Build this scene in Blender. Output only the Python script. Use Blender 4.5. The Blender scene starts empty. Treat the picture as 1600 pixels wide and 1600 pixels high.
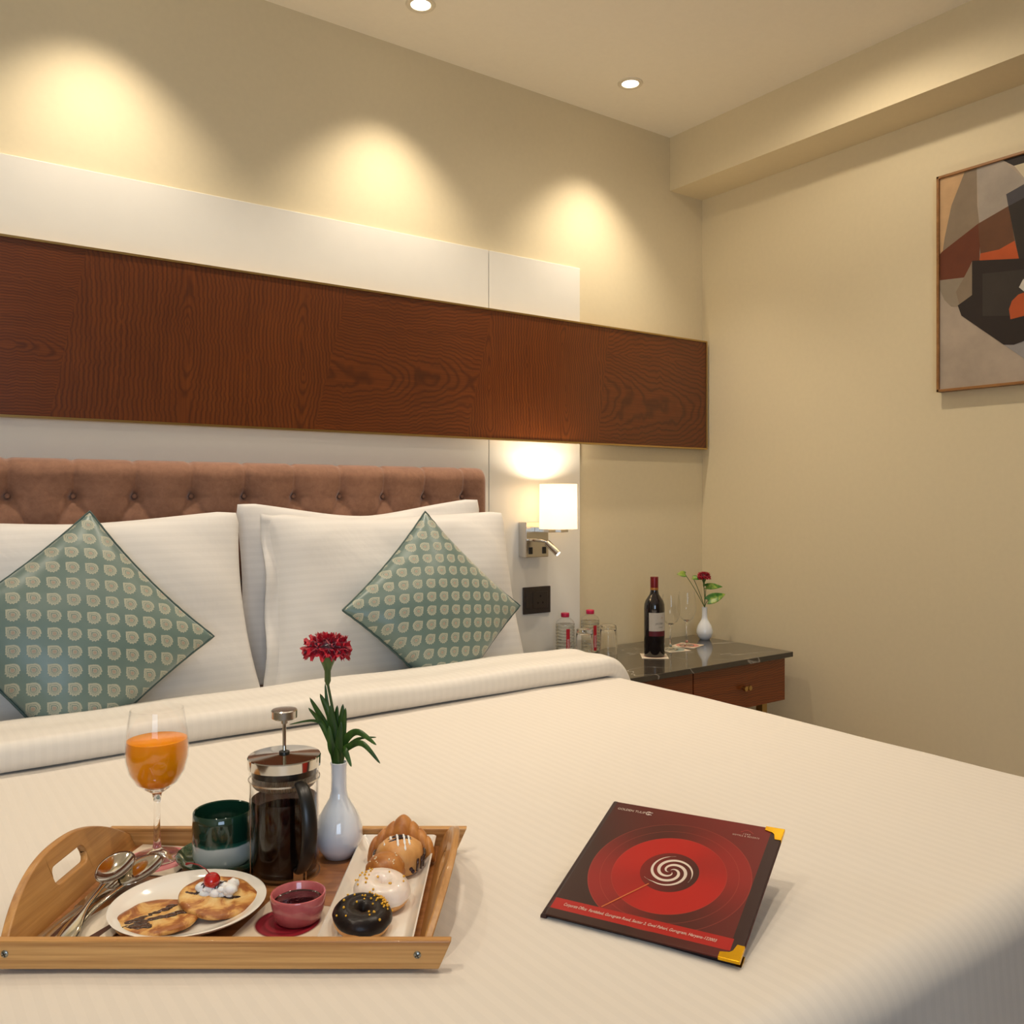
import bpy, bmesh, math, random
from mathutils import Vector, Matrix, noise
R = math.radians
random.seed(7)
SC = bpy.context.scene
COL = SC.collection
PI = math.pi

def lin(c):
    return tuple(((x/255)/12.92 if x/255 <= .04045 else ((x/255+.055)/1.055)**2.4) for x in c)

# ------------------------------------------------------------------ camera
YAW = R(35.75); SN, CS = math.sin(YAW), math.cos(YAW); FPX = 1368.0; EYE = 1.16
cam = bpy.data.cameras.new('camera'); cam.sensor_width = 36; cam.lens = FPX/1600*36
cam.shift_y = -23/1600; cam.clip_start = .02
co = bpy.data.objects.new('camera', cam); COL.objects.link(co)
co.location = (0, 0, EYE); co.rotation_euler = (PI/2, 0, -YAW)
SC.camera = co
# ------------------------------------------------------------------ light and exposure
SC.view_settings.view_transform = 'Standard'; SC.view_settings.look = 'None'
SC.view_settings.gamma = 1; SC.view_settings.use_curve_mapping = False
SC.view_settings.exposure = -1.90
WARM = (1.0, .86, .68)
world = bpy.data.worlds.new('daylight'); SC.world = world; world.use_nodes = True
world.node_tree.nodes['Background'].inputs[0].default_value = (.62, .78, 1, 1)
world.node_tree.nodes['Background'].inputs[1].default_value = .25
def area(name, loc, rot, sx, sy, power, col):
    l = bpy.data.lights.new(name, 'AREA'); l.shape = 'RECTANGLE'; l.size = sx; l.size_y = sy
    l.energy = power; l.color = col
    o = bpy.data.objects.new(name, l); COL.objects.link(o); o.location = loc; o.rotation_euler = rot
    return o
WX0, WX1, WZ0, WZ1, WY = -1.95, -.35, .75, 2.25, -2.2
area('window_daylight', ((WX0+WX1)/2, WY+.03, (WZ0+WZ1)/2), (PI/2, 0, 0), WX1-WX0-.1, WZ1-WZ0-.1, 150, (.60, .77, 1.0))
SPOT_W = 20; WIDE_W = 15
LAMPS = [  # x, y, power, cone, blend   recessed ceiling spots: a row washing the headboard wall, a grid over the room
    (-.40, 2.27, SPOT_W, 94, .8), (.45, 2.27, SPOT_W, 94, .8), (1.30, 2.27, SPOT_W, 94, .8), (2.15, 2.27, SPOT_W, 94, .8),
    (2.15, 1.54, 14, 170, .45), (-.40, .75, WIDE_W, 140, .9), (.45, .75, WIDE_W, 140, .9), (1.30, .75, WIDE_W, 140, .9),
    (2.15, .55, 6, 140, .9)]
CEIL = 2.625

# ------------------------------------------------------------------ helpers
def cf(l, d, z):            # a point by distance ahead of and to the right of where the camera stands
    return Vector((d*SN+l*CS, d*CS-l*SN, z))
def tag(o, label=None, cat=None, group=None, kind=None):
    if label: o['label'] = label
    if cat: o['category'] = cat
    if group: o['group'] = group
    if kind: o['kind'] = kind
    return o
def thing(name, label, cat, loc=(0, 0, 0), rotz=0, group=None):
    o = bpy.data.objects.new(name, None); COL.objects.link(o)
    o.location = loc; o.rotation_euler = (0, 0, rotz); o.empty_display_size = .05
    return tag(o, label, cat, group)
def dup(root):
    def rec(o, par):
        c = o.copy(); COL.objects.link(c); c.parent = par
        for ch in list(o.children): rec(ch, c)
        return c
    return rec(root, None)

class MB:
    """collects shapes for one mesh"""
    def __init__(s): s.v = []; s.f = []; s.m = []; s.uv = []
    def add(s, v, f, mi=0, mtx=None):
        n = len(s.v)
        s.v += [tuple(mtx @ Vector(p)) if mtx else tuple(p) for p in v]
        s.f += [tuple(i+n for i in q) for q in f]; s.m += [mi]*len(f)
        return s
    def box(s, x0, x1, y0, y1, z0, z1, mi=0, mtx=None):
        v = [(x0,y0,z0),(x1,y0,z0),(x1,y1,z0),(x0,y1,z0),(x0,y0,z1),(x1,y0,z1),(x1,y1,z1),(x0,y1,z1)]
        f = [(0,3,2,1),(4,5,6,7),(0,1,5,4),(1,2,6,5),(2,3,7,6),(3,0,4,7)]
        return s.add(v, f, mi, mtx)
    def lathe(s, prof, seg=48, mi=0, mtx=None, close=False):
        v = []; f = []; rings = []
        for (r, z) in prof:
            if r < 1e-6: rings.append([len(v)]); v.append((0, 0, z))
            else:
                rings.append(list(range(len(v), len(v)+seg)))
                v += [(r*math.cos(2*PI*k/seg), r*math.sin(2*PI*k/seg), z) for k in range(seg)]
        rr = list(zip(rings, rings[1:])) + ([(rings[-1], rings[0])] if close else [])
        for a, b in rr:
            for k in range(seg):
                k2 = (k+1) % seg
                if len(a) == 1 and len(b) == 1: continue
                if len(a) == 1: f.append((a[0], b[k2], b[k]))
                elif len(b) == 1: f.append((a[k], a[k2], b[0]))
                else: f.append((a[k], a[k2], b[k2], b[k]))
        return s.add(v, f, mi, mtx)
    def tube(s, pts, rad, seg=12, mi=0, mtx=None, cap=True, flat=1.0):
        pts = [Vector(p) for p in pts]; n = len(pts); v = []; f = []
        rr = rad if isinstance(rad, (list, tuple)) else [rad]*n
        t0 = (pts[1]-pts[0]).normalized()
        up = Vector((0, 0, 1)) if abs(t0.z) < .9 else Vector((1, 0, 0))
        u = t0.cross(up).normalized()
        for i, p in enumerate(pts):
            t = (pts[min(i+1, n-1)]-pts[max(i-1, 0)]).normalized()
            u = (u - t*u.dot(t)).normalized(); w = t.cross(u)
            for k in range(seg):
                a = 2*PI*k/seg
                v.append(p + u*math.cos(a)*rr[i] + w*math.sin(a)*rr[i]*flat)
        for i in range(n-1):
            for k in range(seg):
                k2 = (k+1) % seg
                f.append((i*seg+k, i*seg+k2, (i+1)*seg+k2, (i+1)*seg+k))
        if cap:
            f.append(tuple(reversed(range(seg)))); f.append(tuple((n-1)*seg+k for k in range(seg)))
        return s.add(v, f, mi, mtx)
    def prism(s, poly, h0, h1, axis='z', mi=0, mtx=None):
        n = len(poly)
        P = {'z': lambda a, b, h: (a, b, h), 'y': lambda a, b, h: (a, h, b), 'x': lambda a, b, h: (h, a, b)}[axis]
        v = [P(a, b, h0) for a, b in poly]+[P(a, b, h1) for a, b in poly]
        f = [tuple(reversed(range(n))), tuple(range(n, 2*n))]+[(k, (k+1) % n, n+(k+1) % n, n+k) for k in range(n)]
        return s.add(v, f, mi, mtx)
    def grid(s, nu, nv, fn, mi=0, mtx=None, wrapu=False, uv=None):
        v = [fn(i/(nu-1) if not wrapu else i/nu, j/(nv-1)) for j in range(nv) for i in range(nu)]
        f = []
        for j in range(nv-1):
            for i in range(nu if wrapu else nu-1):
                i2 = (i+1) % nu
                f.append((j*nu+i, j*nu+i2, (j+1)*nu+i2, (j+1)*nu+i))
        return s.add(v, f, mi, mtx)
    def sphere(s, c, r, nu=16, nv=10, mi=0, sc=(1, 1, 1)):
        prof = [(math.sin(PI*k/(nv-1)), -math.cos(PI*k/(nv-1))) for k in range(nv)]
        prof[0] = (0, -1); prof[-1] = (0, 1)
        m = Matrix.Translation(c) @ Matrix.Diagonal((r*sc[0], r*sc[1], r*sc[2], 1))
        return s.lathe(prof, nu, mi, m)
    def build(s, name, mats, parent=None, smooth=True, bevel=0, auto=35, label=None, subsurf=0, solid=0, flip=True):
        me = bpy.data.meshes.new(name); me.from_pydata(s.v, [], s.f); me.validate(verbose=False)
        if not isinstance(mats, (list, tuple)): mats = [mats]
        for m in mats: me.materials.append(m)
        if len(mats) > 1 and len(me.polygons) == len(s.m):
            for p, mi in zip(me.polygons, s.m): p.material_index = mi
        if flip:
            b = bmesh.new(); b.from_mesh(me); bmesh.ops.recalc_face_normals(b, faces=b.faces); b.to_mesh(me); b.free()
        if s.uv:
            ul = me.uv_layers.new(name='UVMap')
            for lp in me.loops: ul.data[lp.index].uv = s.uv[lp.vertex_index]
        o = bpy.data.objects.new(name, me); COL.objects.link(o)
        if parent: o.parent = parent
        if smooth:
            for p in me.polygons: p.use_smooth = True
            if auto and not subsurf:
                b = bmesh.new(); b.from_mesh(me)
                for e in b.edges:
                    if len(e.link_faces) == 2 and e.calc_face_angle(0) > R(auto): e.smooth = False
                b.to_mesh(me); b.free()
        if bevel:
            md = o.modifiers.new('bevel', 'BEVEL'); md.width = bevel; md.segments = 3; md.limit_method = 'ANGLE'; md.angle_limit = R(30)
            md.harden_normals = False
        if solid:
            md = o.modifiers.new('solid', 'SOLIDIFY'); md.thickness = solid; md.offset = 0
        if subsurf:
            md = o.modifiers.new('sub', 'SUBSURF'); md.levels = subsurf; md.render_levels = subsurf
        if label: o['label'] = label
        return o

# ------------------------------------------------------------------ material nodes
class Sh:
    def __init__(s, name):
        s.m = bpy.data.materials.new(name); s.m.use_nodes = True; s.t = s.m.node_tree
        s.b = s.t.nodes['Principled BSDF']
    def n(s, typ, **kw):
        x = s.t.nodes.new(typ)
        for k, v in kw.items(): setattr(x, k, v)
        return x
    def put(s, inp, val):
        if hasattr(val, 'links') or isinstance(val, bpy.types.NodeSocket): s.t.links.new(val, inp)
        else: inp.default_value = val
    def math(s, op, a, b=0.0, c=None):
        x = s.n('ShaderNodeMath', operation=op); s.put(x.inputs[0], a); s.put(x.inputs[1], b)
        if c is not None: s.put(x.inputs[2], c)
        return x.outputs[0]
    def coord(s, kind='Object'): return s.n('ShaderNodeTexCoord').outputs[kind]
    def xyz(s, v):
        x = s.n('ShaderNodeSeparateXYZ'); s.put(x.inputs[0], v); return x.outputs
    def vec(s, x, y, z):
        c = s.n('ShaderNodeCombineXYZ'); s.put(c.inputs[0], x); s.put(c.inputs[1], y); s.put(c.inputs[2], z); return c.outputs[0]
    def map(s, v, scale=(1, 1, 1), rot=(0, 0, 0), loc=(0, 0, 0)):
        x = s.n('ShaderNodeMapping'); s.put(x.inputs[0], v); x.inputs['Scale'].default_value = scale
        x.inputs['Rotation'].default_value = rot; x.inputs['Location'].default_value = loc; return x.outputs[0]
    def noise(s, v, scale=5, detail=3, rough=.5, dist=0):
        x = s.n('ShaderNodeTexNoise'); s.put(x.inputs['Vector'], v); x.inputs['Scale'].default_value = scale
        x.inputs['Detail'].default_value = detail; x.inputs['Roughness'].default_value = rough; x.inputs['Distortion'].default_value = dist
        return x.outputs['Fac']
    def ramp(s, fac, stops, interp='LINEAR'):
        x = s.n('ShaderNodeValToRGB'); s.put(x.inputs[0], fac); cr = x.color_ramp; cr.interpolation = interp
        while len(cr.elements) < len(stops): cr.elements.new(.5)
        for e, (p, c) in zip(cr.elements, stops): e.position = p; e.color = (*c, 1)
        return x.outputs[0]
    def mix(s, fac, a, b):
        x = s.n('ShaderNodeMix', data_type='RGBA'); s.put(x.inputs[0], fac)
        s.put(x.inputs[6], a if not isinstance(a, tuple) else (*a, 1)); s.put(x.inputs[7], b if not isinstance(b, tuple) else (*b, 1))
        return x.outputs[2]
    def bump(s, h, strength=.3, dist=.01, prev=None):
        x = s.n('ShaderNodeBump'); s.put(x.inputs['Height'], h); x.inputs['Strength'].default_value = strength
        x.inputs['Distance'].default_value = dist
        if prev is not None: s.put(x.inputs['Normal'], prev)
        s.t.links.new(x.outputs[0], s.b.inputs['Normal']); return x.outputs[0]
    def set(s, col=None, rough=None, metal=None, spec=None, trans=None, ior=None, coat=None, sheen=None, sss=None, emit=None, es=0, alpha=None, aniso=None):
        b = s.b.inputs
        if col is not None: s.put(b['Base Color'], (*col, 1) if isinstance(col, tuple) else col)
        if rough is not None: s.put(b['Roughness'], rough)
        if metal is not None: s.put(b['Metallic'], metal)
        if spec is not None: s.put(b['Specular IOR Level'], spec)
        if trans is not None: s.put(b['Transmission Weight'], trans)
        if ior is not None: s.put(b['IOR'], ior)
        if coat is not None: s.put(b['Coat Weight'], coat); b['Coat Roughness'].default_value = .05
        if sheen is not None: s.put(b['Sheen Weight'], sheen); b['Sheen Roughness'].default_value = .4
        if sss is not None: s.put(b['Subsurface Weight'], sss); b['Subsurface Scale'].default_value = .01; b['Subsurface Radius'].default_value = (1, .5, .3)
        if emit is not None: s.put(b['Emission Color'], (*emit, 1)); b['Emission Strength'].default_value = es
        if alpha is not None: s.put(b['Alpha'], alpha)
        return s
def plain(name, rgb, rough=.5, nscale=40, nbump=.05, var=.06, **kw):
    s = Sh(name); c = lin(rgb); v = s.coord()
    nz = s.noise(v, nscale, 4)
    a = tuple(x*(1-var) for x in c); b = tuple(min(1, x*(1+var)) for x in c)
    s.set(col=s.ramp(nz, [(.3, a), (.7, b)]), rough=rough, **kw)
    if nbump: s.bump(nz, nbump, .002)
    return s.m
def glassy(name, rgb=(255, 255, 255), ior=1.45, rough=0.0):
    s = Sh(name); s.set(col=lin(rgb), rough=rough, trans=1.0, ior=ior); return s.m

def wood(name, dark, mid, light, axis='z', ring=90, rough=.32, cell=.34, stretch=.13, ox=0.0, coat=.15):
    """plain-sawn veneer: cathedral figure running along an axis, leaves book-matched side by side"""
    s = Sh(name); X = s.xyz(s.coord())
    a, l = (X[0], X[2]) if axis == 'z' else (X[2], X[0])
    warp = s.noise(s.map(s.coord(), (2.2, 2.2, 2.2)), 1.6, 3)
    low = s.noise(s.map(s.coord(), (.6, .6, 1.6) if axis == 'z' else (1.6, .6, .6)), 1.3, 2)
    wz = s.noise(s.map(s.coord(), (3, 3, 26) if axis == 'z' else (26, 3, 3)), 1.4, 2)
    am = s.math('PINGPONG', s.math('ADD', a, s.math('ADD', s.math('MULTIPLY', s.math('SUBTRACT', low, .5), .10), ox)), cell/2)
    am = s.math('ADD', am, s.math('MULTIPLY', s.math('SUBTRACT', wz, .5), .016))
    q = s.math('ADD', s.math('MULTIPLY', l, stretch), s.math('MULTIPLY', s.math('SUBTRACT', warp, .5), .07))
    r = s.math('SQRT', s.math('ADD', s.math('MULTIPLY', am, am), s.math('MULTIPLY', q, q)))
    fine = s.noise(s.map(s.coord(), (220, 220, 6) if axis == 'z' else (6, 220, 220)), 1, 4, .6)
    ringv = s.math('ADD', s.math('MULTIPLY', s.math('POWER', r, .85), ring), s.math('MULTIPLY', fine, 1.0))
    sw = s.math('ADD', s.math('MULTIPLY', s.math('SINE', ringv), .5), .5)
    sw = s.math('POWER', sw, 3.0)
    blotch = s.noise(s.map(s.coord(), (2.5, 2.5, 2.5)), 1, 3)
    tone = s.math('ADD', s.math('MULTIPLY', sw, .25), s.math('ADD', s.math('MULTIPLY', fine, .52), s.math('MULTIPLY', blotch, .18)))
    col = s.ramp(tone, [(.16, lin(light)), (.42, lin(mid)), (.80, lin(dark))])
    s.set(col=col, rough=rough, coat=coat)
    s.bump(tone, .08, .001)
    return s.m
def grain(name, a, b, sc=(3, 60, 60), rough=.45, coat=0.1):
    s = Sh(name); v = s.map(s.coord(), sc)
    n1 = s.noise(v, 2.0, 5, .6); n2 = s.noise(s.map(s.coord(), (sc[0]*.4, sc[1]*.25, sc[2]*.25)), 2.0, 3)
    t = s.math('ADD', s.math('MULTIPLY', n1, .6), s.math('MULTIPLY', n2, .4))
    s.set(col=s.ramp(t, [(.36, lin(a)), (.64, lin(b))]), rough=rough, coat=coat); s.bump(n1, .1, .001)
    return s.m

def linen(name, rgb=(236, 233, 228), along='u', period=.019, wr=.5):
    s = Sh(name); uv = s.coord('UV'); X = s.xyz(uv)
    c = X[0] if along == 'v' else X[1]
    w = s.math('SINE', s.math('MULTIPLY', c, 2*PI/period))
    st = s.math('MULTIPLY_ADD', w, 6.0, .5); st = s.math('MINIMUM', s.math('MAXIMUM', st, 0.0), 1.0)
    base = lin(rgb)
    col = s.mix(st, tuple(x*.972 for x in base), base)
    s.set(col=col, rough=s.math('MULTIPLY_ADD', st, -.14, .66), sheen=.15, spec=.35)
    v = s.coord()
    weave = s.noise(s.map(v, (420, 420, 420)), 1, 2)
    n = s.bump(weave, .06, .001)
    n = s.bump(s.noise(v, 5.0, 4, .55, .4), wr*.5, .012, n)
    s.bump(st, .05, .0006, n)
    return s.m

M = {}
M['wall'] = plain('painted_wall', (226, 211, 176), .75, 60, .03, .012)
M['ceiling'] = plain('ceiling_paint', (250, 242, 224), .8, 60, .02, .01)
M['floor'] = grain('floor_wood', (92, 62, 40), (122, 86, 58), (2, 30, 30))
M['laminate'] = plain('white_laminate', (238, 234, 224), .22, 20, .0, .008)
M['veneer_v'] = wood('veneer_vertical', (60, 26, 7), (96, 45, 12), (122, 62, 19), 'z', 460)
M['veneer_h'] = wood('veneer_horizontal', (60, 26, 7), (96, 45, 12), (122, 60, 19), 'x', 760, ox=.05, stretch=.09)
M['veneer_drawer'] = wood('veneer_drawer', (74, 32, 10), (124, 60, 20), (150, 76, 28), 'x', 640, cell=.3, stretch=.09)
s = Sh('brushed_brass'); s.set(col=lin((190, 160, 105)), rough=.28, metal=1.0); s.bump(s.noise(s.map(s.coord(), (4, 400, 400)), 1, 2), .05, .001); M['brass'] = s.m
s = Sh('steel'); s.set(col=lin((205, 200, 192)), rough=.22, metal=1.0); s.bump(s.noise(s.map(s.coord(), (300, 4, 300)), 1, 2), .04, .001); M['steel'] = s.m
s = Sh('polished_steel'); s.set(col=lin((215, 212, 206)), rough=.07, metal=1.0); s.bump(s.noise(s.coord(), 30, 2), .02, .001); M['chrome'] = s.m
s = Sh('gold_metal'); s.set(col=lin((232, 180, 40)), rough=.25, metal=1.0); s.bump(s.noise(s.coord(), 200, 2), .04, .001); M['gold'] = s.m
M['linen_duvet'] = linen('duvet_sateen', (223, 215, 204), 'v')
M['linen_fold'] = linen('duvet_fold_sateen', (226, 220, 211), 'v')
M['linen_pillow'] = linen('pillow_sateen', (229, 225, 220), 'u', .021, .8)
M['sheet'] = linen('sheet_cotton', (238, 234, 226), 'v')
s = Sh('pink_velvet'); v = s.coord(); nz = s.noise(v, 60, 5, .7, .5); n2 = s.noise(s.map(v, (3, 3, 14)), 2, 4)
s.set(col=s.ramp(s.math('ADD', s.math('MULTIPLY', nz, .6), s.math('MULTIPLY', n2, .4)), [(.3, lin((126, 86, 64))), (.7, lin((160, 114, 88)))]), rough=.75, sheen=.5)
s.bump(nz, .12, .002); M['velvet'] = s.m
M['black_plastic'] = plain('black_plastic', (22, 21, 20), .35, 80, .03)
M['socket'] = plain('dark_socket_plastic', (54, 46, 42), .4, 80, .03)
M['dark_gap'] = plain('dark_hollow', (16, 12, 10), .8)

def paisley(name, flip):
    s = Sh(name); uv = s.coord('UV'); X = s.xyz(s.map(uv, (1, 1, 1), (0, 0, R(-45 + (6 if flip < 0 else -5)))))
    P = .0375
    gx = s.math('DIVIDE', X[0], P); gy = s.math('DIVIDE', X[1], P)
    col_i = s.math('FLOOR', gx); gy = s.math('ADD', gy, s.math('MULTIPLY', col_i, .12*flip))
    px = s.math('SUBTRACT', s.math('FRACT', gx), .5); py = s.math('SUBTRACT', s.math('FRACT', gy), .5)
    px = s.math('MULTIPLY', px, float(flip))
    nz = s.noise(s.map(uv, (1, 1, 1)), 260, 2)
    ln = s.math('SQRT', s.math('ADD', s.math('MULTIPLY', px, px), s.math('MULTIPLY', py, py)))
    mx = s.math('MAXIMUM', s.math('ABSOLUTE', px), s.math('ABSOLUTE', py))
    inq = s.math('MULTIPLY', s.math('LESS_THAN', px, 0.0), s.math('GREATER_THAN', py, 0.0))
    f = s.math('ADD', s.math('MULTIPLY', ln, s.math('SUBTRACT', 1.0, inq)), s.math('MULTIPLY', mx, inq))
    # small leaf fringe on the lower side
    ang = s.math('ARCTAN2', py, px)
    fr = s.math('MULTIPLY', s.math('SINE', s.math('MULTIPLY', ang, 14.0)), .03)
    low = s.math('LESS_THAN', py, -.02)
    f = s.math('ADD', f, s.math('MULTIPLY', fr, low))
    f = s.math('ADD', f, s.math('MULTIPLY', s.math('SUBTRACT', nz, .5), .05))
    teal = lin((100, 122, 116)); cream = lin((170, 171, 152)); rose = lin((160, 142, 126))
    col = s.ramp(f, [(0, rose), (.09, cream), (.125, teal), (.165, cream), (.225, teal), (.250, cream), (.320, cream), (.350, teal)], 'CONSTANT')
    mot = s.ramp(f, [(0, (1, 1, 1)), (.335, (1, 1, 1)), (.355, (0, 0, 0))])
    s.set(col=col, rough=s.math('MULTIPLY_ADD', mot, .18, .36), sheen=.35, spec=.6)
    n = s.bump(s.noise(s.map(uv, (1, 1, 1)), 900, 2), .12, .0006)
    n = s.bump(mot, .25, .0006, n)
    s.bump(s.noise(s.coord(), 9, 3, .5, .5), .35, .01, n)
    return s.m
M['brocade_a'] = paisley('teal_brocade_left', 1)
M['brocade_b'] = paisley('teal_brocade_right', -1)
M['piping'] = plain('teal_piping', (62, 84, 80), .5, 200, .1)

s = Sh('dark_marble'); v = s.coord(); w = s.noise(v, 3.0, 5, .6, 1.2)
vein = s.math('ABSOLUTE', s.math('SUBTRACT', s.noise(s.map(v, (1, 1.6, 1), (0, 0, .5)), 2.2, 4, .5, .8), .5))
col = s.mix(s.ramp(vein, [(0, (.8, .8, .8)), (.0018, (.3, .3, .3)), (.0045, (0, 0, 0))]), s.ramp(w, [(.3, lin((50, 45, 40))), (.7, lin((74, 66, 58)))]), lin((175, 168, 158)))
s.set(col=col, rough=.08, coat=.3); M['marble'] = s.m
M['glass'] = glassy('clear_glass')
def thin(name, rgb=(255, 255, 255), ior=1.45, rough=0.0, op=0.0):
    s = Sh(name); n = s.t.nodes
    tr = s.n('ShaderNodeBsdfTransparent'); tr.inputs[0].default_value = (*lin(rgb), 1)
    gl = s.n('ShaderNodeBsdfGlossy'); gl.inputs['Roughness'].default_value = rough
    lw = s.n('ShaderNodeLayerWeight'); lw.inputs[0].default_value = .5
    fac = s.math('MULTIPLY_ADD', s.math('POWER', lw.outputs['Facing'], 4.5), .60, .018)
    mx = s.n('ShaderNodeMixShader'); s.put(mx.inputs[0], fac)
    s.t.links.new(tr.outputs[0], mx.inputs[1]); s.t.links.new(gl.outputs[0], mx.inputs[2])
    s.t.links.new(mx.outputs[0], n['Material Output'].inputs['Surface']); return s.m
M['thin_glass'] = thin('thin_glass')
M['thin_plastic'] = glassy('clear_plastic', (238, 244, 242), 1.3, .03)
M['water'] = glassy('water', (248, 252, 250), 1.33)

# ------------------------------------------------------------------ the room
XR, YB, XL, YF = 2.80, 2.52, -2.35, -2.2
def struct(name, mb, m, **kw):
    o = mb.build(name, m, None, smooth=False, **kw); o['kind'] = 'structure'; return o
struct('floor', MB().box(XL-.1, XR+.1, YF-.1, YB+.1, -.1, 0), M['floor'])
struct('ceiling', MB().box(XL-.1, XR+.1, YF-.1, YB+.1, CEIL, CEIL+.1), M['ceiling'])
struct('wall_back', MB().box(XL-.1, XR+.1, YB, YB+.1, 0, CEIL), M['wall'])
struct('wall_right', MB().box(XR, XR+.1, YF-.1, YB, 0, CEIL), M['wall'])
struct('wall_left', MB().box(XL-.1, XL, YF-.1, YB, 0, CEIL), M['wall'])
w = MB().box(XL, WX0, YF-.1, YF, 0, CEIL).box(WX1, XR, YF-.1, YF, 0, CEIL).box(WX0, WX1, YF-.1, YF, 0, WZ0).box(WX0, WX1, YF-.1, YF, WZ1, CEIL)
struct('wall_front', w, M['wall'])
struct('trim_1', MB().box(2.607, XR, YF, YB, 2.408, CEIL), M['wall'])
struct('baseboard_right', MB().box(XR-.012, XR, YF, YB, 0, .09), M['laminate'])
fr = MB().box(WX0, WX1, YF-.07, YF-.02, WZ0, WZ0+.05).box(WX0, WX1, YF-.07, YF-.02, WZ1-.05, WZ1).box(WX0, WX0+.05, YF-.07, YF-.02, WZ0, WZ1).box(WX1-.05, WX1, YF-.07, YF-.02, WZ0, WZ1).box(-1.17, -1.13, YF-.07, YF-.02, WZ0, WZ1)
wf = struct('window_1', fr, M['laminate'])
pane = MB().box(WX0+.04, WX1-.04, YF-.05, YF-.045, WZ0+.04, WZ1-.04).build('pane', M['glass'], wf, smooth=False)

# recessed downlights
s = Sh('lamp_lens'); s.set(col=(1, 1, 1), rough=.4, emit=(1, .86, .66), es=30); M['lens'] = s.m
M['ring'] = plain('lamp_ring', (232, 222, 200), .4, 50, .0)
dl = thing('downlight', 'x', 'ceiling light', (LAMPS[0][0], LAMPS[0][1], CEIL))
MB().lathe([(.030, 0), (.030, -.003), (.043, -.004), (.045, -.001), (.045, 0)], 40).build('trim_ring', M['ring'], dl)
MB().lathe([(0, -.0012), (.029, -.0012), (.029, -.0002), (0, -.0002)], 32).build('lens', M['lens'], dl)
names = {2: 'round recessed ceiling spotlight nearer the middle, cut by the top edge of the picture', 3: 'round recessed ceiling spotlight nearest the corner beam',
         0: 'round recessed ceiling spotlight above the far left of the headboard', 1: 'round recessed ceiling spotlight above the left teal cushion',
         4: 'round recessed ceiling spotlight beside the beam, just above the picture'}
for i, (x, y, p, cone, bl) in enumerate(LAMPS):
    d = dl if i == 0 else dup(dl)
    d.location = (x, y, CEIL)
    tag(d, names.get(i, 'round recessed ceiling spotlight over the foot half of the room'), 'ceiling light', 'recessed ceiling spotlights')
    l = bpy.data.lights.new('spot_beam', 'SPOT'); l.energy = p*PI*1.15; l.color = WARM; l.spot_size = R(cone); l.spot_blend = bl; l.shadow_soft_size = .03
    lo = bpy.data.objects.new('spot_beam', l); COL.objects.link(lo); lo.location = (0, 0, -.012); lo.parent = d

# wall cladding
p1 = MB().box(-1.6, 1.704, YB-.014, YB-.0005, 0.002, 2.015).build('wall_panel', M['laminate'], None, smooth=False, bevel=.0015)
tag(p1, 'long white laminate wall panel behind the tufted headboard', 'wall panel', 'white wall panels')
p2 = MB().box(1.7075, 2.117, YB-.014, YB-.0005, 0.002, 2.015).build('wall_panel', M['laminate'], None, smooth=False, bevel=.0015)
tag(p2, 'narrow white laminate wall panel carrying the lit wall lamp and dark socket', 'wall panel', 'white wall panels')
wp = thing('wood_wall_panel', 'long reddish-brown oak veneer band in a thin brass edge above the headboard', 'wood panel', (0, YB-.016, 1.583))
T, B = .219, -.219                       # board above and below its centre line
J = [(.43, .345), (1.165, 1.055), (1.700, 1.598), (2.245, 2.185)]   # slanted veneer joints (x at top, x at bottom)
xs = [(-1.55, -1.55)] + J + [(2.779, 2.779)]
bd = MB()
for k in range(5):
    (a0, b0), (a1, b1) = xs[k], xs[k+1]
    bd.prism([(b0, B), (b1, B), (a1, T), (a0, T)], -.022, 0, 'y', k % 2)
bd.build('board', [M['veneer_h'], M['veneer_v']], wp, smooth=False)
e = MB().box(-1.556, 2.785, -.026, 0, T, T+.006).box(-1.556, 2.785, -.026, 0, B-.006, B).box(2.779, 2.785, -.026, 0, B, T).box(-1.556, -1.55, -.026, 0, B, T)
e.build('brass_edge', M['brass'], wp, smooth=False)

# ------------------------------------------------------------------ painting on the right wall
def pic(u, v, X=2.775):
    t = (u-800)/FPX; d = X/(SN+t*CS); return (d*CS-t*d*SN, EYE-(v-777)/FPX*d)
pt = thing('framed_painting', 'abstract painting of overlapping rust, black and grey shapes in a thin wooden frame', 'painting', (XR-.001, 1.12, 1.85))
PY0, PY1, PZ0, PZ1 = -.38, .377, -.350, .346
f = MB()
for a in [(PY0, PY1, PZ0, PZ0+.008), (PY0, PY1, PZ1-.008, PZ1), (PY0, PY0+.008, PZ0, PZ1), (PY1-.008, PY1, PZ0, PZ1)]:
    f.box(-.030, 0, a[0], a[1], a[2], a[3])
f.build('frame', grain('frame_oak', (128, 84, 40), (168, 118, 66), (20, 4, 20)), pt, smooth=False, bevel=.001)
def canvas(name, rgb):
    s = Sh(name); v = s.coord(); n = s.noise(v, 9, 4, .6); n2 = s.noise(s.map(v, (200, 200, 200)), 1, 2); c = lin(rgb)
    s.set(col=s.ramp(n, [(.25, tuple(x*.82 for x in c)), (.75, tuple(min(1, x*1.12) for x in c))]), rough=.7); s.bump(n2, .15, .0008); return s.m
pal = [(176, 160, 142), (200, 162, 118), (140, 122, 100), (168, 156, 142), (40, 32, 28), (214, 200, 168), (106, 50, 22), (104, 66, 40), (190, 84, 34), (46, 38, 32), (74, 70, 74), (38, 27, 22), (54, 46, 40), (224, 216, 200), (150, 146, 144), (150, 136, 116)]
cm = [canvas('canvas_paint', c) for c in pal]
def zp(pts): return [pic(1400+x*.2874, 200+y*.2874) for x, y in pts]
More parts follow.
